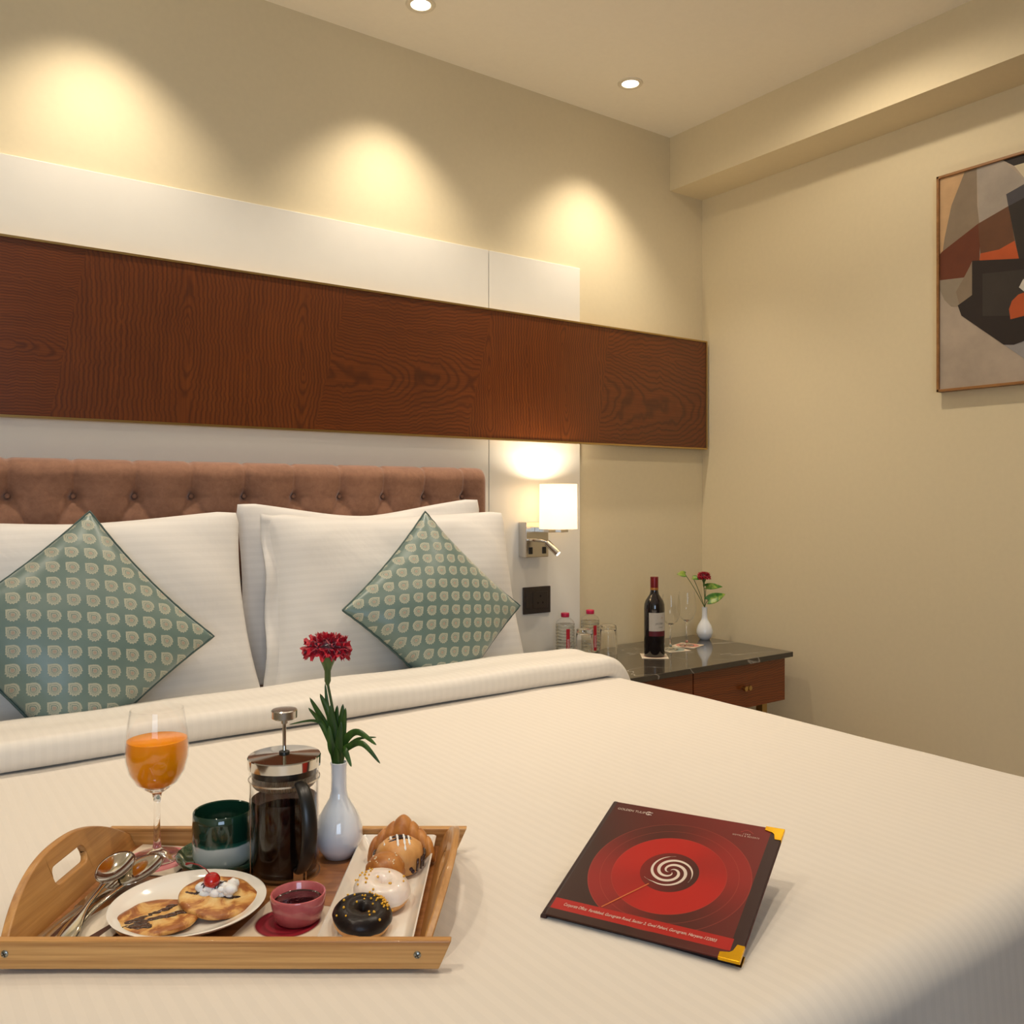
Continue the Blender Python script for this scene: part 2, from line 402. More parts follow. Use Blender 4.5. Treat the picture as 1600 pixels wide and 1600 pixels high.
shapes = [
 (1, [(228,270),(372,232),(300,420),(262,600),(250,690),(226,690)]),
 (2, [(372,232),(437,215),(440,420),(452,530),(250,690),(262,600),(300,420)]),
 (3, [(437,215),(580,165),(720,300),(600,370),(610,425),(452,530)]),
 (5, [(640,203),(760,165),(760,330),(720,300)]),
 (4, [(580,165),(760,108),(760,170),(640,205)]),
 (14, [(585,1178),(760,1110),(760,1330),(690,1250)]),
 (15, [(226,828),(413,808),(405,880),(372,945),(335,972),(300,970),(262,935),(238,880)]),
 (6, [(226,690),(250,672),(445,520),(456,600),(452,720),(413,724),(372,812),(226,830)]),
 (7, [(445,520),(610,424),(645,612),(560,660),(458,682)]),
 (8, [(458,682),(560,660),(645,612),(668,710),(452,722)]),
 (10, [(598,360),(760,268),(760,345),(610,425)]),
 (9, [(610,425),(760,345),(760,800),(690,820)]),
 (2, [(413,728),(413,910),(345,965),(325,890),(360,830)]),
 (11, [(413,722),(760,705),(760,1120),(690,1160),(640,1178),(585,1178),(355,1020),(335,965),(413,908)]),
 (12, [(470,792),(700,768),(760,800),(760,1020),(470,1022)]),
 (8, [(622,1040),(614,985),(630,940),(665,905),(700,893),(760,890),(760,1005)]),
 (13, [(668,866),(692,820),(730,860),(700,892)]),
]
cv = MB(); cv.box(-.022, -.004, PY0+.006, PY1-.006, PZ0+.006, PZ1-.006)
for i, (mi, pts) in enumerate(shapes):
    q = [(min(PY1-.008, y-1.12), max(PZ0+.008, min(PZ1-.008, z-1.85))) for y, z in zp(pts)]
    h = -.0222-.0001*i
    cv.add([(h, a, b) for a, b in q], [tuple(range(len(q)))], mi)
# the half beyond the picture's edge, continued in the same manner
for i, (mi, q) in enumerate([(3, [(.08, .33), (-.25, .33), (-.33, .05), (.08, .0)]), (11, [(.11, .02), (-.1, .08), (-.2, -.15), (.1, -.22)]), (8, [(.11, -.05), (.0, .02), (-.06, -.12), (.11, -.13)]), (6, [(-.06, .12), (-.33, .0), (-.3, -.2), (-.12, -.12)]), (15, [(-.15, -.15), (-.35, -.1), (-.34, -.33), (-.1, -.3)])]):
    cv.add([(-.0222-.0001*(i+18), a, b) for a, b in q], [tuple(range(len(q)))], mi)
cv.build('canvas', cm, pt, smooth=False, flip=False)

# ------------------------------------------------------------------ bed
BX0, BX1, BY0, BY1, BZ = -.10, 1.72, .515, 2.42, .66
bed = thing('bed', 'king-size bed with a pink tufted headboard', 'bed', (0, 0, 0))
def headboard():
    x0, x1, z0, z1, yf = -.16, 1.637, .35, 1.258, 2.415
    bx = .246; st = .1445; rows = [1.163, 1.040, .917, .794, .671]
    nx, nz = 420, 190
    mb = MB()
    def creases(x, z):
        h = 0.0; k = (x-bx)/st
        for ri, zr in enumerate(rows):
            off = .5*(ri % 2); kk = round(k-off)+off
            dx = (k-kk)*st; dz = z-zr; r2 = dx*dx+dz*dz
            h -= .020*math.exp(-r2/(.012**2)) + .009*math.exp(-r2/(.040**2))
        if z > rows[0]:
            dx = (k-round(k))*st
            h -= .007*math.exp(-(dx/.007)**2) + .004*math.exp(-(dx/.03)**2)
        else:
            dz = (rows[0]-z)/(rows[0]-rows[1])
            a = (k + dz*.5) % 1.0; b = (k - dz*.5) % 1.0
            for q in (a, b):
                dq = min(q, 1-q)*st*.86
                h -= .0045*math.exp(-(dq/.006)**2) + .004*math.exp(-(dq/.028)**2)
        return h
    def fn(a, b):
        x = x0+(x1-x0)*a; z = z0+(z1-z0)*b
        e = min(1.0, (z1-z)/.045); er = min(1.0, (x1-x)/.035, (x-x0)/.035)
        drop = .05*(1-math.sqrt(max(0, 1-(1-e)**2))) + .03*(1-math.sqrt(max(0, 1-(1-er)**2)))
        h = creases(x, z)*(.4+.6*e)*er
        zz = z - (.004*math.exp(-(((x-bx)/st-round((x-bx)/st))*st/.008)**2) if z > 1.235 else 0)*min(1, (z-1.235)/.02)
        return (x, yf+drop-h-.012, zz)
    mb.grid(nx, nz, fn)
    body = mb.build('headboard', M['velvet'], bed, auto=0, flip=False)
    MB().box(x0+.01, x1-.01, yf+.035, YB-.016, z0, z1-.006).build('headboard_back', M['velvet'], body, bevel=.01)
    proto = None
    for ri, zr in enumerate(rows[:2]):
        for k in range(-2, 11):
            x = bx+st*(k+.5*(ri % 2))
            if x > x1-.05 or x < x0+.03: continue
            if proto is None:
                proto = MB().sphere((0, 0, 0), .0062, 12, 8, sc=(1, .5, 1)).build('button', M['velvet'], body, auto=0); b = proto
            else: b = proto.copy(); COL.objects.link(b)
            b.location = (x, yf+.0155, zr)
headboard()
MB().box(BX0+.04, 1.66, .56, 2.36, .12, .36).build('bed_base', plain('bed_base_fabric', (120, 84, 70), .8), bed, bevel=.02)
mt = MB(); nX = 60
mt.box(BX0+.03, 1.665, .56, 2.37, .36, .645)
mt.build('mattress', M['sheet'], bed, bevel=.03)
lg = MB().box(0, .06, 0, .06, 0, .12, 0, Matrix.Translation((.05, .65, 0))).build('leg', M['black_plastic'], bed)
for p in ((1.5, .65), (.05, 2.25), (1.5, 2.25)):
    o = lg.copy(); COL.objects.link(o); o.location = (p[0]-.05, p[1]-.65, 0)

# menu folder frame (also shapes the duvet that it lies on)
BK_O = Vector((.642, .829, .662)); a_, b_, g_ = R(-64.7), R(.5), R(15.7)
BK_R = Matrix.Rotation(a_, 3, 'Z') @ Matrix.Rotation(-b_, 3, 'Y') @ Matrix.Rotation(g_, 3, 'X')
BK = Matrix.Translation(BK_O) @ BK_R.to_4x4(); BKI2 = Matrix.Rotation(-a_, 3, 'Z')
BW, BH = .235, .238
def sm(t): t = max(0, min(1, t)); return t*t*(3-2*t)
def duvet_top(x, y):
    z = BZ - .004 + .0028*noise.noise((x*3.1, y*2.3, 1.7)) + .0012*noise.noise((x*9, y*7, 4.2))
    q = BKI2 @ Vector((x-BK_O.x, y-BK_O.y, 0))
    ax, by = q.x, q.y
    hb = math.tan(g_)*max(0, min(by, .215)) if by < .215 else math.tan(g_)*.215*(1-sm((by-.215)/.17))
    fa = (sm((ax+.045)/.07) if ax < .05 else 1) * (1-sm((ax-.13)/.09))
    z += hb*fa*.97 - .001*sm(hb*50)
    # pressed crease line beside the folder
    p0 = Vector((1.006, .571)); p1 = Vector((1.60, 1.13))
    return z
duv = MB(); RAD = .05
def prof(s, e0, e1, drop):
    """cloth coordinate s -> (position, fall) with rounded shoulders at both ends e0 and e1"""
    L = RAD*PI/2
    if s < e0+RAD: 
        t = (e0+RAD)-s
        if t < L: a = t/RAD; return (e0+RAD-RAD*math.sin(a), RAD*(1-math.cos(a)))
        return (e0-(t-L)*.04, RAD+(t-L))
    if s > e1-RAD:
        t = s-(e1-RAD)
        if t < L: a = t/RAD; return (e1-RAD+RAD*math.sin(a), RAD*(1-math.cos(a)))
        return (e1+(t-L)*.04, RAD+(t-L))
    return (s, 0)
U0, U1, V0, V1 = BX0-.35, BX1+.42, BY0-.46, 1.90
step = .0085
nu = int((U1-U0)/step); nv = int((V1-V0)/step)
V = []; UV = []
def duvet_pt(u, v, lift=0.0):
    x, fx = prof(u, BX0, BX1, 0); y, fy = prof(v, BY0, 99, 0)
    fall = math.sqrt(fx*fx+fy*fy) if (fx > 0 and fy > 0) else fx+fy
    w = max(0.0, min(1.0, (fall-RAD)/.2))
    if fx > 0: x += (1 if u > 0 else -1)*w*.012*math.sin(v*9+noise.noise((v*3, 2, 1))*3)
    if fy > 0: y -= w*.010*math.sin(u*8+noise.noise((u*3, 5, 1))*3)
    cxx = max(BX0, min(BX1, x)); cyy = max(BY0, min(BY1, y))
    return (x, y, duvet_top(cxx, cyy)-fall+lift)
for j in range(nv+1):
    for i in range(nu+1):
        u = U0+(U1-U0)*i/nu; v = V0+(V1-V0)*j/nv
        V.append(duvet_pt(u, v)); UV.append((u, v))
F = [(j*(nu+1)+i, j*(nu+1)+i+1, (j+1)*(nu+1)+i+1, (j+1)*(nu+1)+i) for j in range(nv) for i in range(nu)]
duv.v, duv.f, duv.uv = V, F, UV; duv.m = [0]*len(F)
dv = duv.build('duvet', M['linen_duvet'], None, auto=0, flip=False)
tag(dv, 'white satin-stripe duvet spread over the bed and hanging down its foot', 'duvet')
# folded-back band at the pillow end: one rolled cross-section swept over the bed
fb = MB(); fb.uv = []
def fold_section(k, n):
    """closed loop in (y, z): front roll at y 1.80, flat top back to y 2.12"""
    y0, y1, h = 1.812, 2.03, .058
    t = k/n
    pts = []
    L = [(y1, .0), (y0+.012, .0)]
    if t < .2: return (y1+(y0+.03-y1)*(t/.2), .0005)
    if t < .5:
        a = (t-.2)/.3*PI; return (y0+.03-.026*math.sin(a)**.8, (h*.5)*(1-math.cos(a)))
    s_ = (t-.5)/.5
    return (y0+.03+(y1-y0-.03)*s_, h-.006*sm((s_-.7)/.3)+.002*math.sin(s_*9))
NS = 64; NU = 190
FU0, FU1 = BX0-.3, BX1+.30
fv = []; fuv = []
def fold_x(u):
    r = .11; e1 = BX1+.035; e0 = BX0-.035; L = r*PI/2
    if u > e1-r:
        t = u-(e1-r)
        if t < L: a = t/r; return e1-r+r*math.sin(a), r*(1-math.cos(a)), a
        return e1+(t-L)*.02, r+(t-L), PI/2
    if u < e0+r:
        t = e0+r-u
        if t < L: a = t/r; return e0+r-r*math.sin(a), r*(1-math.cos(a)), -a
        return e0-(t-L)*.02, r+(t-L), -PI/2
    return u, 0, 0
for i in range(NU+1):
    u = FU0+(FU1-FU0)*i/NU; x, fall, a = fold_x(u)
    wob = .006*noise.noise((u*3, 0, 9)); thick = 1+.10*noise.noise((u*4, 3, 2))
    for k in range(NS+1):
        y, h = fold_section(k, NS); h *= thick
        # the slab's thickness points along the local surface normal
        fv.append((x-(.058-h)*math.sin(a), y+wob+.003*noise.noise((u*7, y*9, 0)), BZ-.002-fall+h*math.cos(a)*1.0-(0 if a == 0 else 0)))
        fuv.append((u, k/NS*.8))
fb.v = fv; fb.uv = fuv
fb.f = [(i*(NS+1)+k, (i+1)*(NS+1)+k, (i+1)*(NS+1)+k+1, i*(NS+1)+k+1) for i in range(NU) for k in range(NS)]; fb.m = [0]*len(fb.f)
fb.build('duvet_fold', M['linen_fold'], dv, auto=0, flip=False, label='turned-back white fold with a rolled front edge')

# ------------------------------------------------------------------ pillows and cushions
def rr0(a, b): return max(abs(a), abs(b))
def pillow_mesh(w, h, t, n=84, pinch=.045, seed=0, wr=.006, power=.42, flare=0.0, soft=False, sagk=.075):
    """soft pad lying in its own x-z plane, facing -y"""
    mb = MB(); mb.uv = []
    for side in (1, -1):
        base = len(mb.v)
        for j in range(n+1):
            for i in range(n+1):
                a = -1+2*i/n; b = -1+2*j/n
                x = a*w/2*(1-pinch*(1-b*b)*abs(a)**2)*(1+flare*(-b)*.5)
                sag = pinch*1.5*(1-a*a)*abs(b)**2 if not soft else sagk*(1-abs(a)**1.6)*(b > 0)*b*b*(1+.25*math.sin(a*3+seed))
                z = b*h/2*(1-sag)
                if soft and rr0(a, b) > .9:   # rounded ears
                    k = max(0, abs(a)+abs(b)-1.86)/.14; x *= 1-.022*k; z *= 1-.03*k
                d = max(0, (1-a*a))*max(0, (1-b*b))
                th = t/2*(d**power)
                rr = max(abs(a), abs(b))
                wn = wr*noise.noise((x*7+seed, z*7, side*3+seed))*min(1, d*6)
                wn += wr*.6*math.sin((a*b)*9+seed)*d*noise.noise((x*4, z*4, seed+5))
                if soft:
                    qx = x*.8+z*.6*(1 if x < 0 else -1); wn += .011*abs(noise.noise((qx*3.2+seed, z*1.1, seed*2)))*min(1, d*4)*(side == 1)
                    wn += .006*noise.noise((x*2.2, z*9+x*6, seed*3))*min(1, d*4)
                y = -side*(th+wn)
                mb.v.append((x, y, z)); mb.uv.append((x, z))
        for j in range(n):
            for i in range(n):
                q = (base+j*(n+1)+i, base+j*(n+1)+i+1, base+(j+1)*(n+1)+i+1, base+(j+1)*(n+1)+i)
                mb.f.append(q if side == 1 else tuple(reversed(q))); mb.m.append(0)
    return mb
def place(o, loc, lean, rz=0, roll=0):
    o.matrix_world = Matrix.Translation(loc) @ Matrix.Rotation(rz, 4, 'Z') @ Matrix.Rotation(-lean, 4, 'X') @ Matrix.Rotation(roll, 4, 'Y')
def settle(root, zmin):
    """the lower edge is pressed flat where it stands on the mattress"""
    bpy.context.view_layer.update()
    for o in [root]+list(root.children):
        if o.type != 'MESH': continue
        mw = o.matrix_world.copy(); iv = mw.inverted()
        for v in o.data.vertices:
            w = mw @ v.co
            if w.z < zmin+.02: w.z = zmin+.02-.02*(1-math.exp((w.z-zmin-.02)/.02)); v.co = iv @ w
def pillow(label, loc, w, h, t, lean, rz=0, roll=0, seed=0, name='pillow', mat='linen_pillow', sagk=.075):
    o = pillow_mesh(w, h, t, seed=seed, pinch=.055, flare=.05, soft=True, sagk=sagk).build(name, M[mat], None, auto=0, flip=False)
    tag(o, label, 'pillow', 'white bed pillows'); place(o, loc, lean, rz, roll); settle(o, .652)
    return o
def flange(par, w, h, side, seed):
    mb = MB(); mb.uv = []
    n = 30
    for j in range(n+1):
        for i in range(5):
            b = -1+2*j/n; a = i/4
            x = side*(w/2*(1-.03*(1-b*b))-.012 + a*.045); z = b*h/2*(.96+.03*a); x *= 1-.035*b
            mb.v.append((x, .010*math.sin(j*.5+seed)*a-.004, z)); mb.uv.append((x, z))
    mb.f = [(j*5+i, j*5+i+1, (j+1)*5+i+1, (j+1)*5+i) for j in range(n) for i in range(4)]; mb.m = [0]*len(mb.f)
    o = mb.build('pillowcase_hem', M['linen_pillow'], par, auto=0, solid=.004)
pl = pillow('white striped pillow at the left, behind the left teal cushion', (.362, 2.238, .874), .835, .50, .15, R(12), 0, R(-1.2), 1)
pb = pillow('white pillow mostly hidden behind the right-hand front pillow', (1.172, 2.335, .890), .815, .53, .09, R(4), 0, R(-.8), 2, sagk=.15)
pf = pillow('white striped pillow at the right, behind the right teal cushion', (1.224, 2.238, .873), .80, .50, .15, R(12), R(0), R(0), 3)
flange(pf, .775, .50, -1, 1)

def cushion(label, loc, w, lean, rz, roll, mat, seed):
    c = thing('cushion', label, 'cushion', group='teal brocade cushions')
    cov = pillow_mesh(w, w, .145, pinch=.055, seed=seed, wr=.005, power=.5).build('cover', M[mat], c, auto=0, flip=False)
    pts = []
    n = 30
    def ed(a, b): return Vector((a*w/2*(1-.055*(1-b*b)*a*a), .001*math.sin(a*40+b*30), b*w/2*(1-.0715*(1-a*a)*b*b)))
    for k in range(n): pts.append(ed(-1+2*k/n, -1))
    for k in range(n): pts.append(ed(1, -1+2*k/n))
    for k in range(n): pts.append(ed(1-2*k/n, 1))
    for k in range(n+1): pts.append(ed(-1, 1-2*k/n))
    MB().tube(pts, .0028, 8, cap=False).build('piping', M['piping'], c, auto=0, label='dark teal piped seam')
    place(c, loc, lean, rz, roll); settle(c, .668); return c
cushion('teal brocade cushion with cream leaf motifs standing on its corner, at the left', (.352, 2.100, .862), .40, R(19), R(-3), R(51), 'brocade_a', 11)
cushion('teal brocade cushion with cream leaf motifs standing on its corner, at the right', (1.255, 2.100, .852), .40, R(19), R(0), R(48), 'brocade_b', 12)

def text_mesh(txt, size, mat, parent, name='lettering', shear=0.0, extrude=0.0, align='LEFT', spacing=1.0, mtx=None, bend=None, label=None, width=None):
    cu = bpy.data.curves.new('t', 'FONT'); cu.body = txt; cu.size = size; cu.shear = shear; cu.extrude = extrude
    cu.align_x = align; cu.space_character = spacing; cu.resolution_u = 3
    to = bpy.data.objects.new('t', cu); COL.objects.link(to)
    me = bpy.data.meshes.new_from_object(to.evaluated_get(bpy.context.evaluated_depsgraph_get()))
    bpy.data.objects.remove(to); bpy.data.curves.remove(cu)
    kx = 1.0
    if width:
        xs_ = [v.co.x for v in me.vertices]; kx = width/(max(xs_)-min(xs_))
    for v in me.vertices:
        p = v.co.copy(); p.x *= kx
        if bend: p = bend(p)
        v.co = mtx @ p if mtx else p
    me.materials.clear(); me.materials.append(mat); me.name = name
    o = bpy.data.objects.new(name, me); COL.objects.link(o); o.parent = parent
    if label: o['label'] = label
    return o

# ------------------------------------------------------------------ wall lamp and socket
WY0 = YB-.0145
wl = thing('wall_lamp', 'brushed steel wall lamp with a lit cream drum shade and a small reading arm', 'wall lamp', (1.882, WY0, 1.01))
MB().box(-.05, .05, -.045, 0, -.062, .062).build('back_plate', M['steel'], wl, bevel=.002)
MB().box(-.012, .075, -.125, -.045, .028, .044).build('bracket_arm', M['steel'], wl, bevel=.001)
MB().box(.030, .044, -.14, -.12, .028, .050).build('shade_holder', M['steel'], wl)
for x in (-.030, .030):
    sw = MB().box(x-.008, x+.008, -.0475, -.044, -.050, -.026).build('switch', M['black_plastic'], wl, bevel=.001, label='small black rocker switch')
cur = [(-.036, -.045, .0), (-.036, -.062, .0), (-.030, -.075, .0), (-.015, -.088, -.001), (-.003, -.097, -.004), (.004, -.104, -.012)]
ra = MB().tube(cur, .0055, 14).build('reading_arm', M['chrome'], wl)
MB().tube([(.0, -.100, -.008), (.022, -.135, -.046)], .0115, 20).build('reading_head', M['steel'], ra)
s = Sh('led_face'); s.set(col=(1, 1, 1), emit=(1, .9, .75), es=14); M['led'] = s.m
MB().tube([(.0221, -.1352, -.0462), (.0224, -.1357, -.0467)], .0088, 20).build('led_face', M['led'], ra, label='lit white lens')
s = Sh('lamp_shade'); s.set(col=lin((255, 240, 214)), rough=.6, emit=(1.0, .86, .62), es=4.5)
tr = s.n('ShaderNodeBsdfTranslucent'); tr.inputs[0].default_value = (1, .90, .72, 1)
mx = s.n('ShaderNodeMixShader'); mx.inputs[0].default_value = .5
s.t.links.new(s.b.outputs[0], mx.inputs[1]); s.t.links.new(tr.outputs[0], mx.inputs[2])
s.t.links.new(mx.outputs[0], s.t.nodes['Material Output'].inputs['Surface']); M['shade'] = s.m
SHX, SHY = .036, -.118
MB().lathe([(.0665, .040), (.0655, .196), (.0640, .196), (.0650, .040)], 64, close=True, mtx=Matrix.Translation((SHX, SHY, 0))).build('lamp_shade', M['shade'], wl)
s = Sh('bulb'); s.set(col=(1, 1, 1), emit=(1, .82, .55), es=12); M['bulb'] = s.m
MB().sphere((SHX, SHY, .105), .022, 20, 14, sc=(1, 1, 1.3)).build('bulb', M['bulb'], wl)
l = bpy.data.lights.new('bulb_light', 'POINT'); l.energy = 20; l.color = (1, .86, .66); l.shadow_soft_size = .025
lo = bpy.data.objects.new('bulb_light', l); COL.objects.link(lo); lo.parent = wl; lo.location = (SHX, SHY, .155)
l = bpy.data.lights.new('reading_light', 'SPOT'); l.energy = 1.2; l.color = (1, .88, .7); l.spot_size = R(60); l.spot_blend = .6; l.shadow_soft_size = .008
lo = bpy.data.objects.new('reading_light', l); COL.objects.link(lo); lo.parent = wl; lo.location = (.0235, -.1375, -.0485)
lo.rotation_euler = Vector((.022, -.035, -.038)).to_track_quat('-Z', 'Y').to_euler()

w2 = dup(wl); w2.location.x = -.30; tag(w2, 'unseen steel wall lamp with a lit cream shade, added on the far left side of the bed')  # unseen twin of the bedside lamp, added for its bounce onto the ceiling
so = thing('wall_socket', 'dark brown power socket plate on the narrow white panel below the lamp', 'socket', (1.910, WY0, .791))
MB().box(-.061, .061, -.008, 0, -.048, .048).build('plate', M['socket'], so, bevel=.002)
MB().box(-.020, .046, -.0095, -.007, -.030, .030).build('outlet', M['socket'], so, bevel=.001)
MB().box(-.052, -.026, -.0105, -.007, -.028, .028).build('rocker', M['socket'], so, bevel=.0015)
for (x, z) in ((.013, .014), (.002, -.010), (.024, -.010)):
    MB().tube([(x, -.0093, z), (x, -.0099, z)], .0036, 14).build('pin_hole', M['dark_gap'], so)

# ------------------------------------------------------------------ nightstand
NZ = .592
ns = thing('nightstand', 'dark wood nightstand with a black veined marble top in the corner', 'nightstand', (2.24, 2.255, 0))
def nb(x0, x1, y0, y1, z0, z1): return MB().box(x0-2.24, x1-2.24, y0-2.255, y1-2.255, z0, z1)
nb(1.745, 2.722, 2.010, 2.500, NZ-.019, NZ).build('marble_top', M['marble'], ns, bevel=.0015)
nb(1.765, 2.705, 2.052, 2.49, .413, NZ-.019).build('carcass', M['veneer_drawer'], ns)
for (x0, x1, kx) in ((1.765, 2.213, None), (2.218, 2.705, 2.475)):
    d = nb(x0, x1, 2.034, 2.052, .413, NZ-.021).build('drawer', M['veneer_drawer'], ns, bevel=.001)
    for dx in (-.011, .011):
        c = kx if kx else (x0+x1)/2
        mtx = Matrix.Translation((c+dx-2.24, 2.034-2.255, .487)) @ Matrix.Rotation(R(90), 4, 'X')
        MB().lathe([(.0, 0), (.0035, 0), (.0035, .008), (.0085, .011), (.0095, .016), (.0085, .021), (.0, .022)], 24, mtx=mtx).build('knob', M['brass'], d)
for (x, y) in ((1.81, 2.10), (2.655, 2.10), (1.81, 2.45), (2.655, 2.45)):
    nb(x-.014, x+.014, y-.014, y+.014, 0, .413).build('leg', M['brass'], ns)

# ------------------------------------------------------------------ glassware and drinks
def stemware(root, H=.203, sc=1.0, liquid=None):
    """bowl and stem of one piece of glass"""
    r = sc; k = H/.203
    out = [(0, 0), (.031*r, 0), (.0325*r, .0012*k), (.030*r, .0028*k), (.014*r, .0055*k), (.0062*r, .012*k), (.0045*r, .022*k), (.0040*r, .05*k), (.0042*r, .075*k), (.0065*r, .088*k),
           (.016*r, .0945*k), (.027*r, .103*k), (.036*r, .118*k), (.0405*r, .136*k), (.0412*r, .150*k), (.0395*r, .170*k), (.0365*r, .190*k), (.0345*r, .203*k)]
    inn = [(x-.0011*r, z) for x, z in reversed(out[11:])] + [(.015*r, .0963*k), (.006*r, .0930*k), (0, .0925*k)]
    gb = MB().lathe(out+inn, 64)
    gb.m = [1 if min(gb.v[i][2] for i in f) > .0935*k and max(math.hypot(gb.v[i][0], gb.v[i][1]) for i in f) > .012*r else 0 for f in gb.f]
    gb.build('glass_body', [M['glass'], M['thin_glass']], root, auto=60)
    if liquid:
        zl = .162*k
        prof = [(0, .0932*k), (.0058*r, .0937*k), (.0148*r, .0971*k)]
        pts = [(x-.0014*r, z) for x, z in out[11:]]
        for (x, z) in pts:
            if z < zl: prof.append((x, z))
        prof += [(.0388*r, zl-.0006), (.0365*r, zl), (0, zl-.0004)]
        MB().lathe(prof, 64).build('juice', liquid, root, auto=60, label='orange juice')
def coaster(label, c, rz, colr, style, name='coaster', z=0):
    s = Sh('coaster_print'); X = s.xyz(s.coord()); x, y = X[0], X[1]
    r = s.math('SQRT', s.math('ADD', s.math('MULTIPLY', x, x), s.math('MULTIPLY', y, y)))
    nz = s.noise(s.coord(), 40, 3); r2 = s.math('ADD', r, s.math('MULTIPLY', s.math('SUBTRACT', nz, .5), .006 if style == 'brush' else .002))
    a, b = colr; base = lin((222, 206, 184))
    if style == 'brush':
        st = [(0, lin(b)), (.12, lin(a)), (.24, lin(b)), (.40, lin(b)), (.52, lin(a)), (.62, lin(b)), (.80, lin(b)), (.86, lin(a)), (.92, base)]
    else:
        st = [(0, lin(a)), (.28, lin(b)), (.36, lin(a)), (.50, lin(b)), (.56, lin(a)), (.68, lin(b)), (.74, lin(a)), (.80, base)]
    s.set(col=s.ramp(s.math('DIVIDE', r2, .048), st), rough=.5); s.bump(nz, .05, .001)
    o = MB().box(-.047, .047, -.047, .047, 0, .0016).build(name, s.m, None, bevel=.0006)
    o.location = c; o.rotation_euler = (0, 0, rz)
    return tag(o, label, 'coaster', 'printed square coasters')

# on the nightstand
coaster('small pink-printed coaster under the wine bottle', cf(.508, 3.125, NZ), R(-40), ((176, 90, 84), (150, 60, 60)), 'ring')
coaster('grey-blue printed coaster under the nearer empty wine glass', cf(.600, 3.262, NZ), R(-12), ((120, 140, 138), (146, 160, 152)), 'brush')
coaster('salmon-pink coaster under the empty wine glass beside the vase', cf(.672, 3.352, NZ), R(18), ((190, 110, 100), (206, 134, 120)), 'brush')
NC = NZ+.0017
wb = thing('wine_bottle', 'dark red-wine bottle with a cream label and burgundy foil on the nightstand', 'wine bottle', cf(.508, 3.125, NC), -YAW+R(20))
s = Sh('wine_glass_dark'); s.set(col=(.004, .002, .004), rough=.05, spec=.6, coat=.5); s.bump(s.noise(s.coord(), 12, 2), .01, .001); M['bottle'] = s.m
MB().lathe([(0, .004), (.022, .001), (.034, 0), (.0368, .004), (.0368, .17), (.0355, .186), (.031, .199), (.023, .211), (.0165, .221), (.0140, .232), (.0135, .245), (.0135, .280), (0, .280)], 64).build('bottle_body', M['bottle'], wb)
M['foil'] = plain('burgundy_foil', (120, 26, 30), .3, 60, .1, metal=.3)
M['foil_gold'] = plain('foil_band', (176, 120, 62), .35, 60, .05, metal=.5)
MB().lathe([(.0142, .244), (.0142, .281), (.0138, .2825), (0, .2830), ], 40).build('foil_cap', M['foil'], wb)
MB().lathe([(.0144, .236), (.0146, .237), (.0146, .2432), (.0144, .2442)], 40).build('foil_band', M['foil_gold'], wb)
def arc_strip(r, a0, a1, z0, z1, n=24, tilt=0.0):
    mb = MB()
    def fn(a, b):
        th = a0+(a1-a0)*a
        return (r*math.cos(th), r*math.sin(th), (z0+(z1-z0)*b))
    return mb.grid(n, 4, fn)
M['label_paper'] = plain('wine_label_paper', (196, 188, 176), .6, 90, .05)
M['label_red'] = plain('wine_label_red', (92, 16, 30), .5, 90, .05)
A0, A1 = R(-90-22-38), R(-90-22+68)
arc_strip(.0372, A0, A1, .093, .158).build('label', M['label_paper'], wb, auto=0, flip=False)
arc_strip(.0372, A0, A1, .075, .0925).build('label_band', M['label_red'], wb, auto=0, flip=False)
M['ink'] = plain('dark_ink', (70, 66, 60), .6, 30, 0)
def bendr(r, th0, z0):
    def f(p): th = th0+p.x/r; return Vector((r*math.cos(th), r*math.sin(th), z0+p.y))
    return f
text_mesh("JACOB'S", .0085, M['ink'], wb, 'label_lettering', bend=bendr(.0374, R(-112), .117), spacing=1.05)
text_mesh("CREEK", .0055, M['ink'], wb, 'label_lettering', bend=bendr(.0374, R(-95), .105), spacing=1.1)
arcpts = [(.0375*math.cos(R(-74)+.10*math.cos(t)), .0375*math.sin(R(-74)+.10*math.cos(t)), .137+.006*math.sin(t)) for t in [PI*k/10 for k in range(11)]]
MB().tube(arcpts, .0005, 6).build('label_emblem', M['foil_gold'], wb)

for (lbl, l_, d_) in (('empty wine glass standing right behind the wine bottle', .590, 3.255), ('empty wine glass on the salmon-pink coaster beside the vase', .668, 3.345)):
    g = thing('wine_glass', lbl, 'wine glass', cf(l_, d_, NC), .3, 'empty wine glasses on the nightstand'); stemware(g, .205, .86)

def bud_vase(label, c, rz=0):
    v = MB()
    o = [(0, .002), (.014, .002), (.016, 0), (.020, .001), (.0285, .014), (.0325, .027), (.0318, .040), (.0270, .056), (.0195, .069), (.0130, .080), (.0108, .090), (.0104, .105), (.0106, .122), (.0118, .1285)]
    i = [(.0098, .129), (.0086, .122), (.0086, .09), (.011, .078), (.024, .056), (.029, .035), (.022, .008), (0, .005)]
    v.lathe(o+i, 64); ob = v.build('bud_vase', M['porcelain_blue'], None, auto=50)
    ob.location = c; return tag(ob, label, 'vase', 'white bud vases')
M['porcelain_blue'] = plain('white_porcelain', (232, 236, 240), .08, 20, 0, .01, coat=.6)
M['porcelain'] = plain('cream_porcelain', (238, 232, 222), .10, 20, 0, .01, coat=.6)

